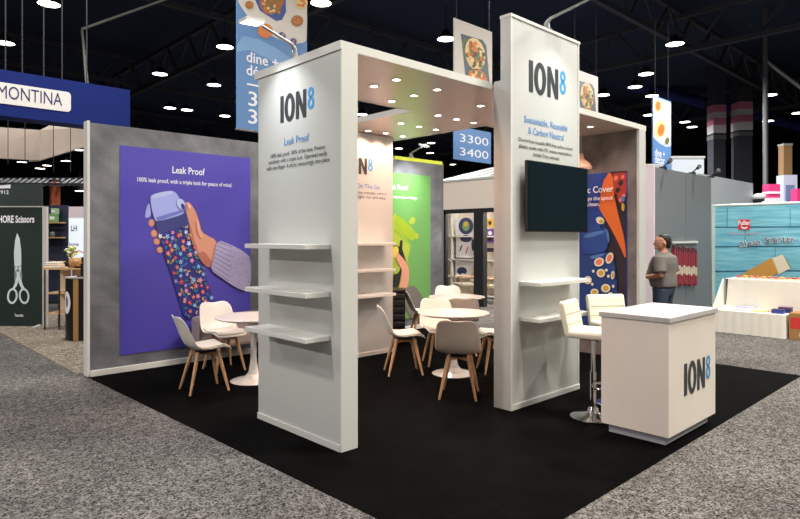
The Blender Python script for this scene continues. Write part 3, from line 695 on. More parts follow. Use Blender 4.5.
# tall dine banner
YD = 12.0
a = ony(237, 128, YD); b = ony(307, 40, YD)
dn = thing('hanging_banner', 'tall blue banner with food pictures and the words dine and décor', 'banner', (a.x, YD, 4.02))
m = MB(); m.box(a.x, b.x, YD, YD + 0.04, 4.02, 7.4, SIGNB); m.build('sheet', dn, world=True)
m = MB(); m.tube([(a.x - .05, YD + .02, 7.42), (b.x + .05, YD + .02, 7.42)], 0.03, GREYM, 8); m.build('top_rail', dn, world=True)
m = MB(); m.tube([(a.x - .02, YD + .02, 4.0), (b.x + .02, YD + .02, 4.0)], 0.025, GREYM, 8); m.build('bottom_rail', dn, world=True)
cables(dn, [(a.x + .2, YD + .02, 7.4), (b.x - .2, YD + .02, 7.4)])
pr = Print(lambda u, v: ony(u, v, YD), (0, -1, 0)); pr.mb = MB()
PALE = M('print_pale_table', (214, 208, 198), 0.5); PALE2 = M('print_soft_blue', (120, 162, 208), 0.5); FOOD = M('print_food_brown', (168, 104, 52), 0.5); FOODG = M('print_herb', (96, 116, 52), 0.5); FOODO = M('print_food_orange', (214, 120, 50), 0.5); FOODY = M('print_food_cream', (228, 200, 140), 0.5); BOWL = M('print_bowl_blue', (48, 82, 150), 0.5)
pr.poly([(237, 45), (243, 36), (258, 39), (276, 48), (296, 62), (307, 72), (307, 100), (300, 92), (270, 60), (250, 50), (237, 52)], PALE2)
pr.poly(smooth_poly([(237, -22), (307, -22), (307, 40), (304, 42.5), (296, 44), (282, 41), (266, 33), (252, 22), (243, 10), (237, 0)], 1), PALE)
pr.poly([(258, -18), (285, -20), (286, 12), (282, 20), (276, 21), (260, 11), (255, 0)], BOWL)
pr.ell(272, 0, 12, 15, FOOD, 20); pr.k += 1
rr = random.Random(3)
for i in range(46):
    u = 272 + rr.uniform(-9, 9); v = 1 + rr.uniform(-12, 12)
    pr.ell(u, v, rr.uniform(.9, 2), rr.uniform(.7, 1.6), rr.choice([FOODG, FOODO, FOODY, FOOD, FOODG]), rr.uniform(0, 180), 8, same=True)
pr.k += 1
for (u, v, r0, c1, c2) in ((249, 5, 4.2, FOOD, FOODO), (297, 21, 6, FOOD, FOODO), (301, 3, 6.5, FOODY, FOODO), (265, 31, 7.5, FOODO, FOODY), (281.5, 36, 4, BOWL, FOODY), (293, 41.5, 3.4, BOWL, PALE2), (243, -12, 5, FOOD, FOODY)):
    pr.ell(u, v, r0, r0 * .95, c1, 0, same=True)
    pr.k += 1
    for i in range(8): pr.ell(u + rr.uniform(-.55, .55) * r0, v + rr.uniform(-.55, .55) * r0, r0 * .22, r0 * .18, rr.choice([c2, FOODG, FOODO]), 0, 8, same=True)
    pr.k -= 1
pr.mb.build('picture', dn, world=True, flat=True)
y_ = lambda u, v: ony(u, v, YD)
line(dn, 'dine +', y_(246, 61.2), 0.225, WINK, bold=0.012)
line(dn, 'décor', y_(246, 74.4), 0.225, WINK, bold=0.012)
m = MB(); q = y_(247, 84); m.box(q.x, q.x + 1.1, YD - 0.006, YD - 0.002, q.z - 0.02, q.z + 0.02, WINK); m.build('rule', dn, world=True)
line(dn, '3300', y_(247, 105), 0.31, WINK, bold=0.008, width=1.12)
line(dn, '3400', y_(247, 122.8), 0.31, WINK, bold=0.008, width=1.12)
# 3300 / 3400 aisle sign
YS = 14.0
a = ony(454, 159, YS); b = ony(491, 131, YS)
sg = thing('aisle_sign', 'light blue hanging aisle sign reading 3300 over 3400', 'sign', (a.x, YS, a.z))
m = MB(); m.box(a.x, b.x, YS, YS + 0.04, a.z, 5.52, SIGNB); m.build('board', sg, world=True)
cables(sg, [(a.x + .3, YS + .02, 5.5), (b.x - .3, YS + .02, 5.5)])
line(sg, '3300', ony(458.8, 141.3, YS), 0.28, WINK, width=1.6)
line(sg, '3400', ony(458.8, 155.0, YS), 0.28, WINK, width=1.6)
# two hanging food banners
YF = 10.0
def food_banner(label, x0, x1, z0, z1, tr):
    t = thing('hanging_banner', label, 'banner', (x0, YF, z0), 0, None)
    m = MB(); m.box(x0, x1, YF, YF + 0.03, z0, z1, M('print_marble', (206, 200, 192), 0.5)); m.build('sheet', t, world=True)
    w = x1 - x0; c = MB()
    def P(x, z, k): return (x0 + w * x, YF - 0.001 * k, z1 - z * w)
    c.poly([P(x, z, 1) for x, z in ((.16, .22), (.74, .20), (.84, .28), (.95, 1.04), (.30, 1.04), (.20, .4))], M('print_slate_tray', (82, 92, 104), 0.5))
    def E(cx, cz, rx, rz, mt, k, n=14): c.poly([P(cx + rx * math.cos(2 * math.pi * i / n), cz + rz * math.sin(2 * math.pi * i / n), k) for i in range(n)], mt)
    E(.54, .48, .27, .27, FOODY, 2); E(.61, .88, .25, .16, FOODO, 2); r5 = random.Random(5)
    for i in range(64):
        a_ = r5.uniform(0, 6.28); q_ = r5.uniform(0, .85)
        E(.54 + .26 * q_ * math.cos(a_), .48 + .26 * q_ * math.sin(a_), .05, .04, r5.choice([FOOD, FOODG, FOODO, FOODY, M('print_dark_olive', (92, 76, 52))]), 3 + i * .15, 7)
    for i in range(14): E(.61 + r5.uniform(-.18, .18), 0.88 + r5.uniform(-.11, .11), .05, .04, r5.choice([FOOD, FOODG, FOODY]), 3 + i * .15, 7)
    for x, z in ((.22, .36), (.27, .30), (.87, .62), (.25, .5)): E(x, z, .03, .05, FOODG, 3, 6)
    c.build('picture', t, world=True, flat=True)
    for x in (x0 + .1, x1 - .1):
        m = MB(); m.tube([(x, YF + .015, z1), (x, YF + .015, 10.4)], 0.01, CABLE, 6); m.build('cable', t, world=True)
food_banner('pale hanging banner with a tray of food, between the canopy edge and the tall pillar', 11.34, 12.86, 5.44, 7.09, 0)
food_banner('pale hanging banner with a tray of food, at the right of the tall pillar', 16.95, 18.47, 5.26, 6.91, 0)
# narrow blue and orange banner over the grey partition
YN = 9.0
a = ony(653, 166, YN); b = ony(671, 166, YN); c_ = ony(653, 95, YN)
nb = thing('hanging_banner', 'narrow blue banner with food pictures above the grey partition', 'banner', (a.x, YN, a.z))
z0, z1 = a.z - 0.2, c_.z
m = MB(); m.box(a.x, b.x, YN, YN + 0.04, z0, z1, SIGNB); m.build('sheet', nb, world=True)
pr = Print(lambda u, v: ony(u, v, YN), (0, -1, 0)); pr.mb = MB()
pr.poly([(653, 96), (671, 103), (671, 146), (666, 147), (659, 143), (653, 137)], M('print_pale_grey_blue', (196, 202, 214), 0.5))
pr.ell(658, 106, 4, 7, FOODY, 0); pr.ell(658, 106, 2.6, 4.6, FOODO, 0); pr.ell(660, 129, 5.4, 9, FOODY, 10); pr.ell(661, 130, 3.4, 6, FOODO, 10); pr.ell(667, 141, 2, 3.6, FOODG, 10)
pr.mb.build('picture', nb, world=True, flat=True)
line(nb, 'dine +', ony(654.6, 156, YN), 0.26, WINK, width=.8, bold=0.01)
line(nb, 'décor', ony(654.6, 162.5, YN), 0.26, WINK, width=.8, bold=0.01)
cables(nb, [(a.x + .2, YN + .02, z1), (b.x - .2, YN + .02, z1)])

# ------------------------------------------------------------------ blue ring sign at the left
YT = 13.0
tr = thing('hanging_sign', 'long royal blue hanging sign with a white lettered plate', 'sign', (2.5, YT, 3.9))
m = MB(); m.box(0.4, 4.61, YT, YT + 0.5, 3.86, 4.70, M('royal_blue_fabric', (12, 34, 106), 0.7, spec=.2)); m.build('fascia', tr, world=True)
m = MB(); r_ = 0.07; zc0, zc1, xa, xb = 4.08, 4.465, 1.55, 3.49
m.prism([(xb - r_ + r_ * math.cos(t), YT - 0.012, (zc1 - r_ if k < 6 else zc0 + r_) + r_ * math.sin(t)) for k, t in enumerate([math.pi / 2 - i * math.pi / 10 for i in range(11)])] + [(xa, YT - 0.012, zc0), (xa, YT - 0.012, zc1)], (0, 0.012, 0), M('sign_plate_white', (226, 222, 218), 0.5)); m.build('plate', tr, world=True)
line(tr, 'TRAMONTINA', (3.335, YT - 0.012, 4.18), 0.235, M('sign_navy', (26, 38, 92), 0.5), bold=0.0, width=1.50, align='RIGHT')
cables(tr, [(x, YT + .25, 4.7) for x in (2.45, 2.72, 3.08, 3.4, 3.85)])
q = ondepth(82, 29, 16.2)
m = MB(); m.tube([(3.86, YT + .25, 4.70), q, (q.x + 6, q.y - 1, 10.8)], 0.035, M('pale_conduit', (110, 108, 104), 0.6), 8); m.build('bridle', tr, world=True)

# beige folded canopy band hanging under it
BEI = M('beige_fabric', (206, 190, 176), 0.7)
bf = thing('fascia_band', 'beige folded fabric band hanging under the royal blue sign', 'canopy', (2.6, 12.0, 3.0))
def band(pts, t, name):
    m = MB(); n_ = (pts[1] - pts[0]).cross(pts[2] - pts[0]).normalized(); m.prism(pts, n_ * 0.06, BEI); return m.build(name, t, world=True)
A0, A1, A2, A3 = ondepth(-30, 125, 13.2), ondepth(40, 130, 13.6), ondepth(31, 160, 13.6), ondepth(-30, 157, 13.2)
B0, B1, B2, B3 = ondepth(40, 130, 13.6), ondepth(54, 123, 14.6), ondepth(100, 127, 17.5), ondepth(100, 142, 17.5)
band([A0, A1, A2, A3], bf, 'front_panel'); band([B0, B1, B2, B3, ondepth(40, 160, 13.7), A2], bf, 'side_panel')
m = MB()
for (u, d_) in ((8, 13.6), (25, 13.6), (53.5, 14.7), (70, 15.8)):
    pass
for (u, d_) in ((8, 13.1), (25, 13.1), (53.5, 14.2), (70.5, 15.2)):
    m = MB(); m.tube([ondepth(u, 105 if u > 30 else 112, d_), ondepth(u, 172 if u > 30 else 164, d_)], 0.008, CABLE, 6); m.build('cable', bf, world=True)

# ------------------------------------------------------------------ dark green panels with the scissors
c45 = Vector((0.72, -0.694, 0)); n45 = Vector((-0.694, -0.72, 0))
o45 = onz(0, 326.5)
GRN = M('dark_green_print', (18, 36, 30), 0.5)
def on45(u, v, lift=0.0, o=None): return onplane(u, v, (o or o45) + n45 * lift, n45)
gp = thing('poster_stand', 'dark green display panel with a picture of silver scissors', 'display panel', tuple(o45))
m = MB(); q = [on45(-60, 326.5), on45(42, 326.5), on45(42, 207.5), on45(-60, 207.5)]; q[0].z = q[1].z = 0; q[2].z = q[3].z = 2.20; m.prism(q, -n45 * 0.05, GRN); m.build('panel', gp, world=True)
m = MB(); m.bar(Vector((*on45(-60, 300).xy, 2.21)) - n45 * .02, Vector((*on45(42, 300).xy, 2.21)) - n45 * .02, .06, .06, M('pale_grey_post', (188, 186, 182), 0.5), da=.02, db=.02); m.build('top_trim', gp, world=True)
m = MB(); e = on45(42.3, 300); f = on45(46.5, 300); m.prism([(e.x, e.y, 0), (f.x, f.y, 0), (f.x, f.y, 2.21), (e.x, e.y, 2.21)], -n45 * 0.06, M('pale_grey_post', (188, 186, 182), 0.5)); m.build('post', gp, world=True)
m = MB(); e = on45(40, 326); m.bar(e + n45 * 0.0, e + n45 * .3 + c45 * .05, 0.06, 0.04, M('pale_grey_post')); mm_ = m
for v in m.v: v.z = max(v.z, 0.0)
m.build('foot', gp, world=True)
line(gp, 'HORE Scissors', on45(34.5, 222.5), 0.125, WINK, right=c45, bold=0.03, width=(on45(34.5, 222) - on45(-1.5, 222)).length, align='RIGHT')
line(gp, 'Tramontina', on45(19, 316.5), 0.05, WINK, right=c45, bold=0.02, width=0.16, align='CENTER')
pr = Print(lambda u, v: on45(u, v, 0.002), n45); pr.mb = MB()
STEEL = M('print_bright_steel', (206, 222, 222), 0.4); STEELD = M('print_dull_steel', (120, 140, 140), 0.4)
pr.poly([(17.2, 233), (19.6, 238), (21.2, 250), (21.4, 265), (20.6, 266), (14.4, 266), (14.0, 252), (15.2, 240)], STEEL)
pr.poly([(14.4, 266), (21, 266), (22.4, 276), (21.5, 282), (18, 284), (14.5, 281)], STEELD)
pr.poly([(15.0, 268), (17, 266), (22.6, 284), (25, 289), (22, 290), (19.5, 284)], STEEL); pr.poly([(19.5, 266), (21.6, 267), (17, 286), (14.5, 289), (12, 290), (15, 283)], STEEL)
pr.ell(18, 270.5, 1.6, 1.8, STEELD)
for (cu, cv, tl) in ((12.6, 296, 6), (24.4, 296, -6)):
    k_ = pr.k + 1; pr.k += 1; pts_o = []; pts_i = []
    for i in range(24):
        t = 2 * math.pi * i / 24; ca, sa = math.cos(R(tl)), math.sin(R(tl))
        for lst, (ra, rb) in ((pts_o, (5.3, 8.0)), (pts_i, (3.4, 5.9))):
            x, y = ra * math.cos(t), rb * math.sin(t); lst.append(on45(cu + x * ca - y * sa, cv + x * sa + y * ca, 0.002) + n45 * 0.0012 * k_)
    pr.mb.add(pts_o + pts_i, [(i, (i + 1) % 24, 24 + (i + 1) % 24, 24 + i) for i in range(24)], STEEL)
pr.mb.build('picture', gp, world=True, flat=True)
g2 = thing('poster_stand', 'taller dark green panel standing behind the scissors panel', 'display panel', tuple(o45 - n45 * 1.4))
ob = o45 - n45 * 1.4
m = MB(); q = [on45(-60, 300, o=ob), on45(41.5, 300, o=ob)]; q = [Vector((p.x, p.y, 0)) for p in q]; h2 = on45(20, 184, o=ob).z;  m.prism([q[0], q[1], q[1] + Vector((0, 0, h2)), q[0] + Vector((0, 0, h2))], -n45 * 0.05, M('deep_green_print', (40, 54, 54), 0.5)); m.build('panel', g2, world=True)
m = MB(); e = [on45(u, v, 0.004, ob) for u, v in ((-20, 187.5), (10.5, 184.5), (10.5, 188.2), (-20, 189))]; m.poly(e, WINK); m.build('underline', g2, world=True, flat=True)
line(g2, 'since 1912', on45(9, 194, o=ob), 0.075, WINK, right=c45, bold=0.01, width=0.5, align='RIGHT')
# slatted light canopy above
sl = thing('slatted_ceiling', 'row of pale tilted slats under the beige band', 'canopy', tuple(ondepth(40, 184, 17)))
for i in range(16):
    u = -6 + i * 6.2; m = MB(); p0 = ondepth(u, 185, 17.0); p1 = ondepth(u + 9, 179, 18.4); m.bar(p0, p1, 0.07, 0.07, M('pale_slat', (112, 114, 116), 0.6)); m.build('slat', sl, world=True)
m = MB(); m.bar(ondepth(-12, 183.5, 16.9), ondepth(92, 184.5, 16.9), 0.06, 0.06, DARKM); m.bar(ondepth(-4, 178.5, 18.3), ondepth(98, 178.5, 18.3), 0.06, 0.06, DARKM); m.build('frame', sl, world=True)
# orange column
q = ondepth(55, 237, 17.5)
oc = thing('pillar_sign', 'rusty orange square column behind the green panels', 'column', (q.x, q.y, 0))
m = MB(); m.box(-.11, .11, -.11, .11, 0, 3.25, M('rust_orange', (170, 84, 50), 0.6)); m.build('shaft', oc); m = MB(); m.box(-.13, .13, -.13, .13, 3.25, 3.3, DARKM); m.build('cap', oc)
oc.name = 'column'
# navy shelf unit with goods
SHX = ondepth(54, 237, 15.0)
su = thing('shelf_unit', 'navy backed shelf unit with wooden shelves behind the green panels', 'shelf unit', (SHX.x, SHX.y, 0), R(-43.5))
m = MB(); m.box(-.55, .2, .25, .3, 0, 2.45, M('navy_panel', (34, 42, 66), 0.6)); m.build('back_panel', su)
for z in (1.05, 1.95 - .3, 2.02): m = MB(); m.box(-.55, .16, 0, .25, z - .03, z, M('oak_shelf', (180, 146, 96), 0.5)); m.build('shelf', su)
m = MB(); m.box(-.55, .2, -.02, .3, 0.0, 0.08, DARKM); m.build('base', su)
gw = Matrix.Rotation(R(-43.5), 3, 'Z')
def at_su(x, y, z): return tuple(SHX + gw @ Vector((x, y, 0)) - Vector((0, 0, SHX.z)) + Vector((0, 0, z)))
GRB = M('leaf_green_box', (112, 160, 96), 0.5)
for i, (x, z, w, h, mt, lab) in enumerate(((-.06, 2.02, .16, .20, GRB, 'stacked green carton on the top wooden shelf'), (-.03, 2.22, .12, .14, M('pale_green_box', (150, 190, 140), 0.5), 'pale green carton on top of the stacked green carton'), (-.1, 1.65, .1, .16, M('grey_jar', (110, 112, 120), 0.4), 'grey jar on the middle wooden shelf'))):
    t = thing('carton' if i < 2 else 'jar', lab, 'box' if i < 2 else 'jar', at_su(x, .1, z), R(-43.5))
    if i < 2:
        m = MB(); m.box(-w / 2, w / 2, -.08, .08, 0, h, mt); m.build('carton_body', t, bevel=.004); m = MB(); m.box(-w / 2 + .02, w / 2 - .02, -.083, -.08, h * .3, h * .7, WINK); m.build('paper_label', t)
    else:
        m = MB(); m.lathe([(0, 0), (.05, 0), (.055, .1), (.035, .13), (0, .13)], mt, n=20); m.build('jar_body', t, smooth=True); m = MB(); m.lathe([(.0, .13), (.04, .13), (.04, .155), (0, .155)], DARKM, n=20); m.build('lid', t)
# white booth wall with letters
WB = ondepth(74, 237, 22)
wbt = thing('booth_wall', 'white booth wall with an added glow and two dark letters, seen past the grey backdrop', 'wall', (WB.x, WB.y, 0), R(-43.5))
m = MB(); m.box(-.55, .9, 0, .1, 0, 2.75, M('glowing_blue_white', (226, 236, 244), 0.5, emit=(226, 236, 244), es=0.55)); m.build('panel', wbt)  # panel emits a little: glow added to brighten it like a backlit sign
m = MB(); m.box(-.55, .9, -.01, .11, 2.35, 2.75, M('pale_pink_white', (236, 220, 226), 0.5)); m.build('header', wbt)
line(wbt, 'LH', ondepth(74, 231, 21.93), 0.20, INK, right=rt, bold=0.02, width=.22, align='CENTER')
line(wbt, 'home', ondepth(74, 246, 21.93), 0.14, INK, right=rt, bold=0.01, width=.34, align='CENTER')
m = MB(); q = ondepth(86, 212, 21.9); m.ball((0.52, -.02, 2.52), (.12, .02, .16), M('rose_red', (206, 60, 96), 0.5)); m.build('round_logo', wbt)
# table with steel frame and goods
TBP = onz(58, 330.5)
tf = thing('display_table', 'wood topped display table with black frame and shelves beside the green panel', 'table', (TBP.x, TBP.y, 0), R(-43.5))
W_ = M('worn_oak', (196, 160, 116), 0.5)
ht = 1.65 - 31 * (TBP - CAM).dot(fw) / 607
m = MB(); m.box(-.28, .75, 0, .5, ht - .03, ht, W_); m.build('tabletop', tf)
for x in (-.26, .0, .72):
    for y in (.02, .46): m = MB(); m.box(x, x + .02, y, y + .02, 0, ht - .03, DARKM); m.build('leg', tf)
for z in (.28, .64): m = MB(); m.box(-.26, .74, .03, .47, z, z + .02, W_); m.build('shelf', tf)
for x0, x1 in ((-.23, -.01), (.03, .25)): m = MB(); m.box(x0, x1, .44, .46, .66, ht - .04, M('cream_panel', (236, 214, 184), 0.5)); m.box(x0, x1, .44, .46, .3, .64, M('cream_panel')); m.build('side_panel', tf)
def at_tf(x, y, z): return tuple(Vector((TBP.x, TBP.y, 0)) + gw @ Vector((x, y, 0)) + Vector((0, 0, z)))
bg = thing('basket', 'tan woven basket on the wood topped display table', 'basket', at_tf(.26, .2, ht), R(-43.5))
m = MB(); m.lathe([(0, 0), (.13, 0), (.165, .1), (.15, .17), (.135, .17), (.145, .1), (0, .03)], noise_mat('woven_tan', (150, 104, 62), (206, 158, 104), 30, 0.7), n=24); m.build('bowl', bg, smooth=True)
m = MB(); m.tube([(-.14, 0, .16), (-.1, 0, .26), (0, 0, .30), (.1, 0, .26), (.14, 0, .16)], .012, M('woven_tan'), 8); m.build('handle', bg)
cl = thing('folded_cloth', 'folded white and tan cloth lying on the display table', 'cloth', at_tf(-.13, .13, ht), R(-43.5))
for i, (w, mt) in enumerate(((.15, 'white_plastic'), (.14, 'cream_panel'), (.12, 'white_plastic'))):
    m = MB(); m.box(-w * .9, w * .9, -.11, .11, .035 * i, .035 * (i + 1) - .002, MATS[mt]); m.build('fold', cl, bevel=.012)
vz = thing('flower_arrangement', 'yellow green flower arrangement standing behind the tan basket', 'flowers', at_tf(.02, .385, ht), R(-43.5))
m = MB(); m.lathe([(0, 0), (.05, 0), (.06, .08), (.04, .16), (.03, .16), (.0, .02)], DARKM, n=16); m.build('vase', vz, smooth=True)
r9 = random.Random(9); m = MB(); m2 = MB()
for i in range(26):
    a_ = r9.uniform(0, 6.28); q_ = r9.uniform(.03, .105); h_ = r9.uniform(.2, .38)
    e = Vector((q_ * math.cos(a_), q_ * math.sin(a_), h_)); m.tube([(0, 0, .14), e * .6 + Vector((0, 0, .06)), e], .004, FOODG, 5)
    m2.ball(e, (.03, .03, .02), r9.choice([M('petal_yellow', (222, 214, 120), .6), M('petal_white', (240, 238, 220), .6), M('leaf_fresh', (140, 168, 80), .6)]), 8, 5)
m.build('stems', vz); m2.build('blossoms', vz, smooth=True)
# black demo pedestal with gold band
pdp = onz(77, 340)
pd = thing('demo_pedestal', 'black oval pedestal with a gold stripe and a white badge beside the grey backdrop', 'pedestal', (pdp.x + .16, pdp.y + .08, 0.008), R(-43.5))
GOLD = M('brushed_gold_wood', (172, 130, 76), 0.4)
m = MB(); m.lathe([(0, 0), (.30, 0), (.30, .98), (0, .98)], BLACKP, n=48); m.build('body', pd, smooth='auto')
m = MB(); m.lathe([(0, .98), (.32, .98), (.32, 1.0), (0, 1.0)], M('grey_laminate', (150, 148, 146), .4), n=48); m.build('top', pd, smooth='auto')
def strip(a0, a1, z0, z1, r0, mt, name):
    m = MB(); n = 8; vs = [(r0 * math.cos(R(a0 + (a1 - a0) * i / n)), r0 * math.sin(R(a0 + (a1 - a0) * i / n)), z) for z in (z0, z1) for i in range(n + 1)]
    m.add(vs, [(i, i + 1, n + 2 + i, n + 1 + i) for i in range(n)], mt); return m.build(name, pd, smooth=True, flat=True)
strip(-100, -84, 0.0, .98, .303, GOLD, 'gold_band'); strip(-172, -168, 0, .98, .303, GOLD, 'gold_band')
m = MB(); vs = [(0, 0, 0)]; n = 24
for i in range(n): t = 2 * math.pi * i / n; a_ = R(-127 + 17 * math.cos(t)); vs.append((.304 * math.cos(a_), .304 * math.sin(a_), .60 + .18 * math.sin(t)))
vs[0] = (.305 * math.cos(R(-127)), .305 * math.sin(R(-127)), .60)
m.add(vs, [(0, 1 + i, 1 + (i + 1) % n) for i in range(n)], WINK); m.build('badge', pd, flat=True)
m = MB(); vs = []
for i in range(n): t = 2 * math.pi * i / n; a_ = R(-127 + 6 * math.cos(t)); vs.append((.307 * math.cos(a_), .307 * math.sin(a_), .61 + .09 * math.sin(t)))
m.add(vs, [tuple(range(n))], GREYM); m.build('emblem', pd, flat=True)
ap = thing('coffee_grinder', 'tall black appliance standing on the black oval pedestal', 'appliance', (pdp.x + .09, pdp.y + .02, 1.008), R(-43.5))
m = MB(); m.box(-.02, .07, -.04, .04, .0, .22, BLACKP); m.build('body', ap, bevel=.01); m = MB(); m.lathe([(0, .22), (.03, .22), (.045, .3), (.03, .32), (0, .32)], DARKM, (.02, 0, 0), 16); m.build('hopper', ap)
m = MB(); m.box(-.12, .0, -.02, .02, .14, .17, BLACKP); m.build('arm', ap); m = MB(); m.box(-.06, .1, -.06, .06, 0, .02, DARKM); m.build('base', ap)

# ------------------------------------------------------------------ white booth with black door frames behind the carpet
XW = 11.3
wk = thing('white_booth', 'white booth front with black door frame and sloping white roof beyond the stand', 'booth', (XW, 9.5, 0))
BFR = M('black_frame', (20, 22, 26), 0.5); CRW = M('warm_white_wall', (226, 214, 200), 0.6)
def yx(u, x=XW): return onx(u, 237, x).y
zt = onx(465, 209, XW).z
yA, yB, yC, yD, yE = yx(443), yx(446.5), yx(475), yx(484.5), yx(545)
m = MB(); m.box(XW, XW + .1, yE, yx(438), zt + .0, 3.02, CRW); m.box(XW, XW + .1, yA + .06, yA + 2.6, 0, 3.02, CRW); m.build('fascia', wk, world=True)
m = MB(); m.prism([(XW - .02, yx(436), 3.02), (XW - .02, yE, 3.02), (XW + 1.6, yE, 3.45), (XW + 1.6, yx(436) - .5, 3.45)], (0, 0, .05), WHITE); m.build('roof', wk, world=True)
for u in (458, 473, 488):
    m = MB(); a_ = Vector((XW + .1, yx(u), 3.095)); b_ = Vector((XW + 1.5, yx(u) - .2, 3.47)); m.bar(a_, b_, .04, .04, GREYM); m.build('roof_seam', wk, world=True)
m = MB(); m.box(XW - .03, XW + .03, yE, yA, zt - .10, zt, BFR); m.build('head_frame', wk, world=True)
m = MB(); m.box(XW - .03, XW + .05, yB, yA + .06, 0, zt, BFR); m.build('door_post', wk, world=True)
m = MB(); m.box(XW - .05, XW + .10, yD, yC, 0, zt, BFR); m.build('door_post', wk, world=True)
m = MB(); m.box(XW - .03, XW + .03, yC, yB, 0.0, .10, BFR); m.build('sill', wk, world=True)
m = MB(); m.box(XW + 1.9, XW + 2.0, yE - 2, yA + 2.7, 0, 3.0, CRW); m.build('back_wall', wk, world=True)
m = MB(); m.box(XW + .1, XW + 2.0, yA + 2.6, yA + 2.7, 0, 3.0, CRW); m.build('side_wall', wk, world=True)
area('booth_fill_light', (XW + .9, 8.6, 2.9), 0.6, 130, (XW + 1.2, 8.6, 0))  # unseen fill lamp, added to brighten the booth interior
XBk = XW + 1.9
br = thing('bookcase', 'white open bookcase inside the white booth, behind the black door frame', 'shelf unit', (XBk - .2, 9.5, 0))
y0b, y1b = onx(500, 237, XBk - .15).y, onx(447, 237, XBk - .15).y
for v in (236, 259, 276, 293): z = onx(460, v, XBk - .15).z; m = MB(); m.box(XBk - .3, XBk, y0b - 1.5, y1b, z - .03, z, WTRIM); m.build('shelf', br, world=True)
for u in (447.5, 453.5, 477, 499): y = onx(u, 237, XBk - .2).y; m = MB(); m.box(XBk - .3, XBk, y - .02, y + .02, 0, 2.6, WTRIM); m.build('upright', br, world=True)
# goods on it
def card(label, u0, u1, v0, v1, parts, name='packaging_card', cat='package'):
    x = XBk - .24; a_ = onx(u0, v1, x); b_ = onx(u1, v0, x); t = thing(name, label, cat, (x, a_.y, a_.z))
    m = MB(); m.box(x, x + .03, b_.y, a_.y, a_.z, b_.z, parts[0]); m.build('board', t, world=True)
    pr = Print(lambda u, v: onx(u, v, x), (-1, 0, 0)); pr.mb = MB()
    for f in parts[1]: pr.ell(*f)
    pr.mb.build('picture', t, world=True, flat=True)
NV = M('print_ink_blue', (40, 48, 92), .5); WB_ = M('print_paper_white', (214, 214, 220), .5); PUR = M('print_violet', (96, 62, 130), .5)
card('white package with a dark blue disc on the upper bookcase shelf', 455.5, 475, 218.5, 235.5, (WB_, [(466, 226, 7.5, 8.6, NV), (466, 226, 3.6, 5, M('print_leaf')), (466, 224, 2, 2.4, M('print_mustard'))]))
card('white package with a blue half disc and red strokes on the second bookcase shelf', 456, 475, 237, 257.5, (WB_, [(466, 238.6, 6, 3.6, NV), (473, 245, 1.6, 6, NV), (467, 250, .6, 4, REDF, 20), (461, 248, .6, 4, NV, 20)]))
card('white package with a dark blue arch on the third bookcase shelf', 455.5, 474, 261.5, 275.5, (WB_, [(462, 271, 5, 6.6 * .6, NV), (463, 274.5, 2, 1.2, WB_)]))
card('violet package at the right of the black door post', 485.6, 493.5, 229, 243, (PUR, [(490, 233, 2, 2, WB_), (490, 239, 2.4, 2, DK)]))
card('yellow package above the violet one at the right of the black door post', 487, 494, 219, 227, (M('print_mustard'), [(490, 223, 1.6, 2.2, DK)]))
card('flat black box under the violet package', 487, 493.5, 248, 252, (DK, []))
# low easy chairs inside the booth
def easy(label, x, y, a_):
    t = thing('easy_chair', label, 'chair', (x, y, 0), a_, 'easy chairs inside the white booth')
    m = MB(); m.box(-.24, .26, -.25, .25, .38, .46, M('sage_fabric', (158, 152, 132), .7)); m.build('seat', t, bevel=.02)
    m = MB(); m.prism([(-.24, -.25, .44), (-.36, -.25, .92), (-.30, -.25, .94), (-.17, -.25, .46)], (0, .5, 0), M('sage_fabric')); m.build('backrest', t, bevel=.02)
    for sx, sy in ((1, 1), (1, -1), (-1, 1), (-1, -1)): m = MB(); m.tube([(sx * .2, sy * .2, .4), (sx * .26, sy * .24, 0)], [.02, .013], BEECH, 8); m.build('leg', t)
    for sy in (1, -1): m = MB(); m.tube([(.2, sy * .26, .42), (.2, sy * .27, .62), (-.26, sy * .27, .64)], .015, BEECH, 8); m.build('armrest', t)
p = onz(467, 311); easy('sage easy chair seen through the black door frame', XW + .75, onx(466, 237, XW + .75).y, R(150))
easy('sage easy chair at the right of the black door post', XW + .75, onx(492, 237, XW + .75).y, R(150))

# ------------------------------------------------------------------ grey partition at the right
YG = 5.3
xg0, xg1 = ony(655, 237, YG).x, ony(711, 237, YG).x
zg = ony(655, 167, YG).z
GRY = M('grey_partition', (112, 117, 122), 0.6)
gw_ = thing('partition_wall', 'tall grey partition wall behind the man in the grey shirt', 'wall', ((xg0 + xg1) / 2, YG, 0))
xm = ony(686, 237, YG).x
for x0, x1 in ((xg0, xm - .01), (xm + .01, xg1)): m = MB(); m.box(x0, x1, YG, YG + .12, 0, zg, GRY); m.build('panel', gw_, world=True)
m = MB(); m.box(xg0 - .04, xg0, YG, YG + 1.2, 0, zg + .02, M('blush_white_panel', (222, 204, 212), .5)); m.build('end_panel', gw_, world=True)
# paler partition further along, its grey lightened to stand in for a lamp wash
m = MB(); xh = ony(753, 237, YG + .3).x; m.box(xg1 + .02, xh, YG + .3, YG + .4, 0, zg + .12, M('lamp_wash_grey_partition', (178, 186, 194), .55)); o = m.build('partition_wall')
put(o, 'paler grey partition wall, lightened for a lamp wash, above the turquoise mural', 'wall')
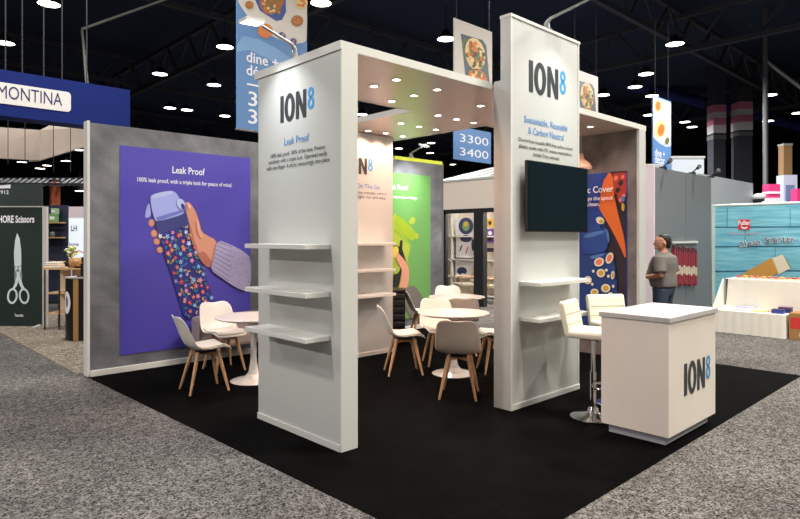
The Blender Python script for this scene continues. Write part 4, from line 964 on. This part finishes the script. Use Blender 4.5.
# clamp lights on the grey wall
for i, (u, lab) in enumerate(((663, 'black clamp light on the left end of the grey partition'), (692, 'black clamp light on the middle of the grey partition'), (711, 'black clamp light at the right end of the grey partition'))):
    p = ony(u, 200, YG + .06); t = thing('clamp_light', lab, 'lamp', (p.x, YG + .06, zg))
    m = MB(); m.box(-.03, .03, -.07, .07, 0, .05, DARKM); m.build('clamp', t); m = MB(); m.tube([(0, 0, .04), (-.08, -.10, .09), (-.12, -.16, .12)], .014, DARKM, 8); m.build('arm', t); m = MB(); m.tube([(-.11, -.15, .11), (-.2, -.24, .15)], [.03, .045], BLACKP, 12); m.build('head', t)
# pegs of red packages
u0, u1, NP = 673.0, 696.5, 10
rail = thing('peg_rail', 'white peg rail holding red packages on the grey partition', 'rail', (ony(685, 241, YG).x, YG, ony(685, 243, YG).z))
pa0, pa1 = ony(u0 - .5, 242.5, YG - .02), ony(u1 + .5, 242, YG - .02)
m = MB(); m.bar(pa0, pa1, .04, .05, WTRIM); m.build('bar', rail, world=True)
RED = M('package_red', (140, 36, 50), .5); PKW = M('package_cream', (206, 190, 170), .5)
pk = None
for i in range(NP):
    u = u0 + (u1 - u0) * (i + .5) / NP
    a_ = ony(u, 245, YG - .05); drop = (0.92 + (0.12 * (i / NP)))
    lab = 'red and cream hanging package in the row on the white peg rail'
    if pk is None:
        pk = thing('hanging_package', lab, 'package', tuple(a_), 0, 'red packages on the peg rail'); w = (ony(u + (u1 - u0) / NP, 245, YG - .05).x - a_.x) * .4
        m = MB(); m.box(-w, w, -.02, .02, -.10, 0, M('package_maroon', (92, 30, 40), .5)); m.build('header_card', pk)
        m = MB(); m.box(-w, w, -.025, .025, -.40, -.10, RED); m.build('pouch', pk)
        m = MB(); m.box(-w, w, -.025, .025, -.80, -.58, RED); m.build('pouch', pk)
        m = MB(); m.box(-w, w, -.022, .022, -.58, -.40, PKW); m.build('paper_label', pk)
        m = MB(); m.tube([(0, .05, .0), (0, -.03, .0)], .008, GREYM, 6); m.build('peg', pk)
    else: rep(pk, tuple(Vector((a_.x, a_.y, pk.location.z - .008 * i - (.0, .03, .012, .04)[i % 4]))), 0, lab)

# ------------------------------------------------------------------ turquoise mural stand
XM = 15.4
mz = 2.39
mu = thing('mural_backdrop', 'turquoise plank-print fabric backdrop with red logo at the right edge', 'backdrop', (XM, 4.0, 0))
yl = onx(712, 237, XM).y
TEAL = noise_mat('turquoise_plank_print', (84, 160, 186), (134, 198, 212), 3, .6, 5, .3, .7, stretch=(1, .5, 6))
m = MB(); m.box(XM, XM + .04, 1.2, yl - .06, 0, mz, TEAL); m.build('sheet', mu, world=True)
m = MB(); m.box(XM - .01, XM + .06, yl - .07, yl, 0, mz + .02, M('mint_pole', (190, 206, 200), .4)); m.build('frame_pole', mu, world=True)
m = MB(); m.tube([(XM + .02, 1.2, mz), (XM + .02, yl, mz)], .035, M('mint_pole'), 8); m.build('top_rail', mu, world=True)
pr = Print(lambda u, v: onx(u, v, XM), (-1, 0, 0)); pr.mb = MB(); TD = M('print_deep_teal', (32, 96, 124), .6)
for v in (227, 246.5, 271):
    pr.poly([(713.6, v - .6 + .2), (830, v - 1.0), (830, v + .4), (713.6, v + 1.0)], TD)
for u, va, vb in ((727, 208, 227), (775, 247, 271), (745, 227, 246), (790, 209, 227)): pr.poly([(u, va), (u + .5, va), (u + .5, vb), (u, vb)], TD)
OAK = M('print_ochre', (196, 144, 70), .5)
pr.poly([(728, 287), (746, 272), (772, 257.5), (777, 273), (757, 289)], OAK); pr.poly([(771.5, 258.5), (783, 254.5), (790.5, 268.5), (778, 274.5)], M('print_ivory', (222, 212, 192), .5)); pr.poly([(783, 254.5), (784.2, 255), (791.5, 268), (790.5, 268.5)], M('print_leaf'))
pr.poly([(771, 258.8), (772.5, 258), (779, 273.8), (777.3, 274)], M('print_mustard'))
pr.poly([(738.2, 219.5), (750.2, 219.5), (750.2, 229.6), (738.2, 229.6)], M('print_logo_red', (206, 44, 62), .5))
k0 = pr.k + 1
pr.poly([(741, 225.6), (742.5, 227), (745, 227.6), (747.5, 226.6), (748, 227.6), (745, 229), (742, 228.4)], WINK)
pr.mb.build('picture', mu, world=True, flat=True)
line(mu, 'Fuller', onx(744.2, 224.9, XM - .03), .10, WINK, right=(0, -1, 0), bold=.02, width=.26, align='CENTER')
line(mu, 'Clean experts', onx(744.5, 234.5, XM - .03), .055, M('print_rose', (196, 120, 140), .5), right=(0, -1, 0), bold=.0, width=.66, align='CENTER')
s_ = 'Clean Smarter -'; kx = 0
for i, ch in enumerate(s_):
    if ch == ' ': continue
    t_ = i / (len(s_) - 1); u = 742 + 59 * t_; v = 247.5 - 5.6 * math.sin(min(1, t_ * 1.35) * math.pi / 2) + (0.3 if t_ > .8 else 0)
    line(mu, ch, onx(u, v, XM - .02), .135, M('print_white_outline', (216, 226, 232), .5), right=(0, -1, math.cos(t_ * 2.2) * .25), bold=.05, align='CENTER', up=(0, math.cos(t_ * 2.2) * .25, 1), lift=.004)
    line(mu, ch, onx(u, v, XM - .02), .135, M('print_navy_letters', (36, 60, 92), .5), right=(0, -1, math.cos(t_ * 2.2) * .25), bold=.0, align='CENTER', up=(0, math.cos(t_ * 2.2) * .25, 1), lift=.012)
# stepped display table under white cloth
XT = 11.26
CLOTH = M('white_table_cloth', (232, 226, 214), .75)
y1_, y0_ = 3.92, 2.30
tt = thing('display_steps', 'stepped display table draped in white cloth before the turquoise mural', 'table', (XT + .5, 3.1, 0))
zf, zb = .385, .90
m = MB(); N_ = 30
for (xf, xk, za, zb_, nm) in ((XT, XT + .55, 0.004, zf, 'front_cloth'), (XT + .55, XT + 1.25, 0.004, zb, 'back_cloth')):
    m = MB(); top = []; bot = []; y0_ = 2.82 if nm == 'front_cloth' else 2.2
    for i in range(N_ + 1):
        y = y1_ + (y0_ - y1_) * i / N_; top.append((xf, y - (.06 if nm == 'back_cloth' else 0), zb_)); bot.append((xf - .02 + .018 * math.sin(i * 1.7) , y + .01 * math.sin(i), za))
    k = len(top); m.add(top + bot, [(i, i + 1, k + i + 1, k + i) for i in range(k - 1)], CLOTH)
    m.add([(xf, y1_, zb_), (xf, y0_, zb_), (xk, y0_, zb_), (xk, y1_, zb_)], [(0, 1, 2, 3)], CLOTH)
    m.add([(xf, y1_, zb_), (xk, y1_, zb_), (xk, y1_ + .02, za), (xf - .01, y1_ + .01, za)], [(0, 1, 2, 3)], CLOTH); m.add([(xf, y0_, zb_), (xk, y0_, zb_), (xk, y0_, za), (xf, y0_, za)], [(0, 1, 2, 3)], CLOTH)
    m.build(nm, tt, world=True, smooth='auto')
m = MB(); m.prism([(XT + .02, y1_ + .012, zf), (XT + .55, y1_ + .012, zf), (XT + .55, y1_ + .012, zb)], (0, .02, 0), CLOTH); m.build('side_drape', tt, world=True)
m = MB(); m.box(XT + .6, XT + 1.23, y0_ + .02, y1_ - .02, 0, .05, DARKM); m.build('underframe', tt, world=True)
# goods on the steps
def goods(name, label, cat, x, y, z, w, d, h, mt, lid, group=None):
    t = thing(name, label, cat, (x, y, z), 0, group)
    m = MB(); m.box(-d / 2, d / 2, -w / 2, w / 2, 0, h * .8, mt); m.build('box_body', t, bevel=.004)
    m = MB(); m.box(-d / 2 - .002, d / 2 + .002, -w / 2 - .002, w / 2 + .002, h * .8, h, lid); m.build('lid', t)
gx = XT + .28
def gy(u): return onx(u, 237, gx).y
goods('box', 'dark blue box on the lower white cloth step', 'box', gx - .08, gy(780), zf, .17, .16, .07, M('box_blue', (46, 66, 140), .5), M('box_navy', (34, 44, 100), .5))
goods('box', 'smaller navy box behind the dark blue box on the lower step', 'box', gx + .14, gy(783), zf, .18, .14, .09, M('box_navy'), M('box_plum', (110, 60, 90), .5))
goods('paper_pad', 'yellow paper pad lying on the lower white cloth step', 'paper pad', gx, gy(761), zf, .2, .24, .03, M('pad_yellow', (226, 220, 140), .6), M('pad_pale_yellow', (236, 232, 170), .6))
goods('paper_pad', 'pink paper pad lying next to the yellow pad on the lower step', 'paper pad', gx + .1, gy(772), zf, .14, .2, .03, M('pad_pink', (226, 172, 160), .6), M('pad_pale_pink', (234, 190, 178), .6))
goods('leaflet_stack', 'white stack of leaflets on the lower step', 'leaflets', gx - .06, gy(737), zf, .26, .22, .03, M('paper_white', (232, 232, 234), .6), M('paper_lilac', (216, 212, 230), .6))
goods('leaflet_stack', 'lilac stack of leaflets behind the white leaflets', 'leaflets', gx + .16, gy(744), zf, .3, .16, .05, M('paper_lilac'), M('paper_grey_blue', (180, 184, 214), .6))
goods('leaflet_stack', 'short pale stack of leaflets at the left end of the lower step', 'leaflets', gx - .02, gy(727), zf, .14, .2, .06, M('paper_white'), M('paper_white'))
cols = [('print_brick', 'red brown'), ('print_ochre', 'ochre'), ('print_food_brown', 'brown')]
for i in range(12):
    u = 739 + i * 6.2; x = XT + .80; y = onx(u, 237, x).y
    if y < y0_ + .05: break
    mt = MATS[cols[i % 3][0]]
    g = thing('snack_tray', 'small tray of brown goods in the row along the top white cloth step', 'tray', (x, y, zb), 0, 'small trays on the top cloth step')
    m = MB(); m.box(-.07, .07, -.045, .045, 0, .03, PKW); m.build('tray', g)
    m = MB()
    for k in range(3): m.ball((-.045 + .045 * k, 0, .04), (.022, .035, .02), mt, 8, 5)
    m.build('contents', g)
# cardboard box
CB = M('brown_cardboard', (162, 118, 70), .7)
bp_ = onz(803, 341); cbx = thing('cardboard_box', 'brown cardboard box with a red top panel at the right edge', 'box', (XT + .22, 2.54, 0), 0)
m = MB(); m.box(-.2, .2, -.22, .24, 0, .42, CB); m.build('box_body', cbx, bevel=.004)
m = MB(); m.box(-.203, -.2, -.20, .22, .18, .36, M('carton_red', (206, 52, 46), .5)); m.build('red_panel', cbx)
m = MB(); m.box(-.203, -.2, -.02, .1, .06, .12, PKW); m.build('paper_label', cbx)
m = MB(); m.box(-.2, .02, -.22, .24, .42, .427, CB); m.box(.025, .2, -.22, .24, .42, .427, CB); m.build('flap', cbx)

# ------------------------------------------------------------------ far stands and hall columns at the right
def far(name, label, cat, u0, u1, vb, vt, d, fn):
    a_ = ondepth(u0, 237, d); b_ = ondepth(u1, 237, d); z0 = EYE - (vb - HOR) * d / FPX if vb is not None else 0; z1 = EYE - (vt - HOR) * d / FPX
    w = (b_ - a_).length; c = (a_ + b_) / 2; t = thing(name, label, cat, (c.x, c.y, max(0, z0)), R(-43.5)); fn(t, w, z1 - max(0, z0)); return t
HC = M('dark_concrete_column', (64, 68, 78), .8); PINK = M('sign_pink', (240, 140, 176), .6); SW = M('sign_white', (240, 234, 240), .6); HOT = M('sign_hot_pink', (226, 62, 128), .5)
def hcol(bt):
    def f(t, w, h):
        m = MB(); m.box(-w / 2, w / 2, -w / 2, w / 2, 0, h, HC); m.build('shaft', t)
        m = MB(); zs = [EYE + 98 * 40 / FPX + .0, 0, 0]
        d = 40; z = lambda v: EYE - (v - HOR) * d / FPX
        for k, (va, vb_, mt) in enumerate(((106 - bt, 113 - bt, PINK), (113 - bt, 119 - bt, SW), (119 - bt, 126 - bt, PINK), (126 - bt, 134 - bt, SW))):
            m.box(-w / 2 - .02, w / 2 + .02, -w / 2 - .02, w / 2 + .02, z(vb_), z(va), mt)
        m.build('banner_wrap', t)
        m = MB(); m.box(-w / 2 - .03, w / 2 + .03, -w / 2 - .03, w / 2 + .03, z(140 - bt), z(136 - bt), GREYM); m.build('clamp_ring', t)
    return f
far('hall_column', 'dark hall column wrapped in a pink banner, the left one of the pair', 'column', 710.5, 722.5, None, 40, 40, hcol(0))
far('hall_column', 'dark hall column wrapped in a pink banner, the right one of the pair', 'column', 735, 748.5, None, 40, 40, hcol(3))
def mast(t, w, h):
    m = MB(); m.tube([(0, 0, 0), (0, 0, h)], .12, GREYM, 12); m.build('pole', t)
    m = MB(); m.tube([(0, 0, h * .8), (2.8, -.6, h * .6)], .1, GREYM, 8); m.build('brace', t)
    m = MB(); m.lathe([(0, 0), (.5, 0), (.5, .05), (0, .05)], DARKM, n=24); m.build('base_plate', t)
far('lighting_mast', 'tall pale steel mast with a slanting brace at the right', 'mast', 763, 768, None, 8, 30, mast)
def pinkstand(t, w, h):
    m = MB(); m.box(-w / 2, w / 2, -.2, .2, 0, h, HOT); m.build('tower', t)
    m = MB(); m.box(-w / 2 - .01, w / 2 + .01, -.22, .22, h * .55, h * .66, SW); m.box(-w / 2 - .01, w / 2 + .01, -.22, .22, h * .0, h * .36, SW); m.build('white_band', t)
far('sign_tower', 'hot pink and white sign tower behind the turquoise mural', 'sign', 765.5, 777, 206, 184.5, 24, pinkstand)
def whitestand(t, w, h):
    m = MB(); m.box(-w / 2, w / 2, -.25, .25, 0, h, M('pale_blue_panel', (196, 208, 228), .5)); m.build('tower', t)
    m = MB(); m.box(-w / 2 + .08, w / 2 - .12, -.26, -.25, h * .62, h * .9, M('muted_blue_panel', (112, 136, 176), .5)); m.build('sign_panel', t)
far('sign_tower', 'pale blue sign tower rising at the right behind the mural', 'sign', 780, 793.5, None, 175.5, 26, whitestand)
def whitewall(t, w, h):
    m = MB(); m.box(-w / 2, w / 2, 0, .12, 0, h, M('cool_white_panel', (214, 226, 238), .5)); m.build('panel', t)
    m = MB(); m.box(-w / 2 - .03, w / 2 + .03, -.02, .14, h, h + .06, WTRIM); m.build('top_rail', t)
far('booth_wall', 'cool white booth wall rising behind the grey partition', 'wall', 672, 704, None, 158, 20, whitewall)
far('booth_wall', 'narrow cool white booth wall between the white end post and the grey partition', 'wall', 640, 662, None, 166, 18, whitewall)
def tanp(t, w, h):
    m = MB(); m.box(-w / 2, w / 2, -w / 2, w / 2, 0, h, M('tan_column', (206, 164, 116), .6)); m.build('shaft', t); m = MB(); m.box(-w / 2 - .02, w / 2 + .02, -w / 2 - .02, w / 2 + .02, h, h + .1, WTRIM); m.build('cap', t)
far('column', 'tan column above the pale blue sign tower', 'column', 781, 789.5, None, 146, 32, tanp)
far('sign_tower', 'hot pink sign tower at the right edge of the hall', 'sign', 794, 812, None, 189, 25, pinkstand)
dm = ondepth(759, 197, 17)
t = thing('dome_lamp', 'white dome lamp standing on the top edge above the mural', 'lamp', (dm.x, dm.y, dm.z - .12))
m = MB(); m.ball((0, 0, .12), (.17, .17, .10), M('milk_white', (240, 240, 240), .4), 20, 10); m.build('dome', t, smooth=True); m = MB(); m.lathe([(0, 0), (.13, 0), (.14, .08), (0, .08)], DARKM, n=20); m.build('base', t); m = MB(); m.tube([(0, 0, -dm.z + .12), (0, 0, 0)], .02, DARKM, 8); m.build('stand', t)
# blue duct in the roof
dd = ondepth(560, 68, 46); de = ondepth(860, 140, 46)
m = MB(); m.tube([dd, de], .42, M('blue_duct', (36, 56, 128), .6), 16); put(m.build('air_duct', smooth='auto'), 'long blue duct crossing the dark roof at the right', 'duct')

# ------------------------------------------------------------------ the man
PM = Vector((9.25, 3.93, 0))
pm = thing('person', 'man in a grey T-shirt and jeans facing away beside the white end post', 'person', (PM.x, PM.y, 0), R(93))
SKN = M('skin_tone', (188, 132, 104), .55); SHIRT = M('grey_tshirt', (112, 106, 101), .85); JEAN = M('blue_denim', (52, 66, 86), .85); HAIR = M('black_hair', (24, 21, 20), .6); SHOE = M('dark_shoe', (34, 32, 32), .6)
def loft(m, rings, mt, n=18):
    """rings: (x, y, z, rx, ry)"""
    vs = []; fs = []
    for (x, y, z, rx, ry) in rings:
        for j in range(n): t = 2 * math.pi * j / n; vs.append((x + rx * math.cos(t), y + ry * math.sin(t), z))
    for i in range(len(rings) - 1):
        for j in range(n): fs.append((i * n + j, i * n + (j + 1) % n, (i + 1) * n + (j + 1) % n, (i + 1) * n + j))
    fs += [tuple(range(n - 1, -1, -1)), tuple(range((len(rings) - 1) * n, len(rings) * n))]
    m.add(vs, fs, mt)
def fuse(o, vox, it=4):
    r_ = o.modifiers.new('r', 'REMESH'); r_.mode = 'VOXEL'; r_.voxel_size = vox; r_.use_smooth_shade = True
    s = o.modifiers.new('s', 'SMOOTH'); s.factor = .5; s.iterations = it
# body
HT = Matrix.Rotation(R(40), 3, 'Z')
def turn_head(m, k):
    for i in range(k, len(m.v)): m.v[i] = HT @ m.v[i]
m = MB()
loft(m, [(0, 0, .90, .13, .17), (.01, 0, 1.02, .15, .18), (.03, 0, 1.15, .155, .185), (.01, 0, 1.30, .14, .20), (-.005, 0, 1.40, .11, .19), (-.01, 0, 1.45, .07, .10), (0.0, 0, 1.48, .058, .062), (.015, 0, 1.53, .056, .058), (.03, 0, 1.58, .05, .05)], SKN)
k_ = len(m.v)
loft(m, [(.045, 0, 1.50, .03, .025), (.045, 0, 1.53, .06, .05), (.035, 0, 1.57, .086, .066), (.025, 0, 1.62, .098, .074), (.02, 0, 1.67, .098, .076), (.015, 0, 1.71, .085, .066), (.015, 0, 1.735, .05, .04), (.015, 0, 1.745, .01, .01)], SKN)
m.tube([(.118, 0, 1.635), (.142, 0, 1.60), (.125, 0, 1.592)], [.012, .017, .012], SKN, 8)       # nose
m.tube([(.116, -.02, 1.565), (.124, 0, 1.566), (.116, .02, 1.565)], [.008, .010, .008], SKN, 8)   # lips
m.ball((.112, 0, 1.53), (.022, .026, .02), SKN)
for s in (1, -1): m.ball((.015, s * .078, 1.61), (.022, .012, .034), SKN); m.tube([(.112, s * .012, 1.652), (.108, s * .045, 1.654)], .010, SKN, 8)
turn_head(m, k_)
for s in (1, -1):
    m.tube([(0, s * .09, .95), (.01, s * .095, .75), (.02, s * .095, .50), (0, s * .10, .30), (-.01, s * .10, .09)], [.105, .09, .062, .06, .042], SKN, 14)
    m.tube([(-.03, s * .10, .05), (.05, s * .105, .045), (.16, s * .115, .03)], [.04, .042, .03], SKN, 12)
hands = []
for s, sh, el, wr in ((1, (-.01, .205, 1.40), (-.06, .275, 1.12), (.20, .20, 1.08)), (-1, (-.01, -.205, 1.40), (-.05, -.27, 1.12), (.20, -.12, 1.10))):
    sh, el, wr = Vector(sh), Vector(el), Vector(wr)
    m.tube([sh, sh.lerp(el, .5), el, el.lerp(wr, .45), wr], [.062, .052, .044, .043, .028], SKN, 14)
    d = (wr - el).normalized(); hands.append((s, wr, d))
for s, wr, d in hands:
    side = d.cross(Vector((0, 0, 1))).normalized(); up = side.cross(d)
    m.tube([wr, wr + d * .05, wr + d * .09], [.028, .036, .030], SKN, 12)
    for k in range(4):
        b0 = wr + d * .085 + up * (.027 - .018 * k); L = (.070, .078, .072, .056)[k]; c_ = side * (-s * .0) - up * .0
        inn = Vector((0, -s, 0)); m.tube([b0 - d * .02, b0 + d * L * .5, b0 + d * L * .8 + inn * .022, b0 + d * L * .82 + inn * .045], [.0095, .0095, .009, .0075], SKN, 8)
    inn = Vector((0, -s, 0)); m.tube([wr + d * .03 + up * .025, wr + d * .055 + up * .055 + inn * .012, wr + d * .085 + up * .062 + inn * .03], [.013, .0115, .009], SKN, 8)
o = m.build('body', pm); fuse(o, .009, 3)
# clothes
m = MB()
loft(m, [(.0, 0, .93, .160, .205), (.01, 0, 1.02, .172, .21), (.03, 0, 1.15, .178, .212), (.01, 0, 1.30, .162, .226), (-.005, 0, 1.40, .132, .215), (-.01, 0, 1.455, .085, .12), (-.005, 0, 1.472, .07, .078)], SHIRT, 24)
for s, el in ((1, Vector((-.06, .275, 1.12))), (-1, Vector((-.05, -.27, 1.12)))):
    sh = Vector((-.01, s * .19, 1.395)); e = sh.lerp(el, .86)
    m.tube([sh, sh.lerp(e, .5), e], [.088, .080, .078], SHIRT, 14)
for v in m.v: v.y *= 1.04; v.x = v.x * 1.08
o = m.build('tshirt', pm); fuse(o, .014, 3)
m = MB()
loft(m, [(0, 0, .80, .13, .18), (0, 0, .88, .150, .190), (.0, 0, .99, .152, .192)], JEAN, 20)
for s in (1, -1): m.tube([(0, s * .092, .90), (.01, s * .097, .75), (.02, s * .097, .50), (0, s * .102, .30), (-.01, s * .102, .07)], [.118, .106, .086, .078, .074], JEAN, 14)
o = m.build('jeans', pm); fuse(o, .016, 3)
m = MB(); loft(m, [(0, 0, .955, .162, .202), (0, 0, .995, .162, .202)], DARKM, 24); m.build('belt', pm)
m = MB(); HC_ = [(-.055, 0, 1.53, .035, .045), (-.048, 0, 1.57, .055, .062), (-.036, 0, 1.62, .074, .079), (-.018, 0, 1.67, .088, .083), (-.002, 0, 1.71, .092, .076), (.008, 0, 1.742, .072, .06), (.01, 0, 1.758, .025, .025)]
loft(m, HC_, HAIR, 18); turn_head(m, 0); o = m.build('hair', pm); fuse(o, .010, 2)
for s in (1, -1):
    m = MB(); m.ball((.108, s * .032, 1.635), (.012, .014, .009), M('eye_white', (230, 226, 220), .3)); m.ball((.117, s * .032, 1.635), (.005, .007, .007), HAIR); turn_head(m, 0); m.build('eye', pm, smooth=True)
    m = MB(); m.tube([(-.075, s * .10, .05), (.03, s * .105, .055), (.12, s * .115, .045), (.20, s * .12, .03)], [.04, .055, .048, .03], SHOE, 14)
    for v in m.v: v.z = max(.0, v.z)
    m.build('shoe', pm, smooth=True)
pm.scale = (1.06, 1.06, .965)
bg = thing('tote_bag', 'small white paper bag held by the man in the grey shirt', 'bag', (0, 0, 0), R(93))
bl = Vector((PM.x, PM.y, 0)) + Matrix.Rotation(R(93), 3, 'Z') @ Vector((.33, .13, 0)); bg.location = (bl.x, bl.y, .78)
m = MB(); m.box(-.04, .04, -.09, .09, 0, .22, WTRIM); m.build('pouch', bg, bevel=.01); m = MB(); m.tube([(0, -.06, .22), (0, -.04, .29), (0, .04, .29), (0, .06, .22)], .006, WTRIM, 6); m.build('handle', bg)
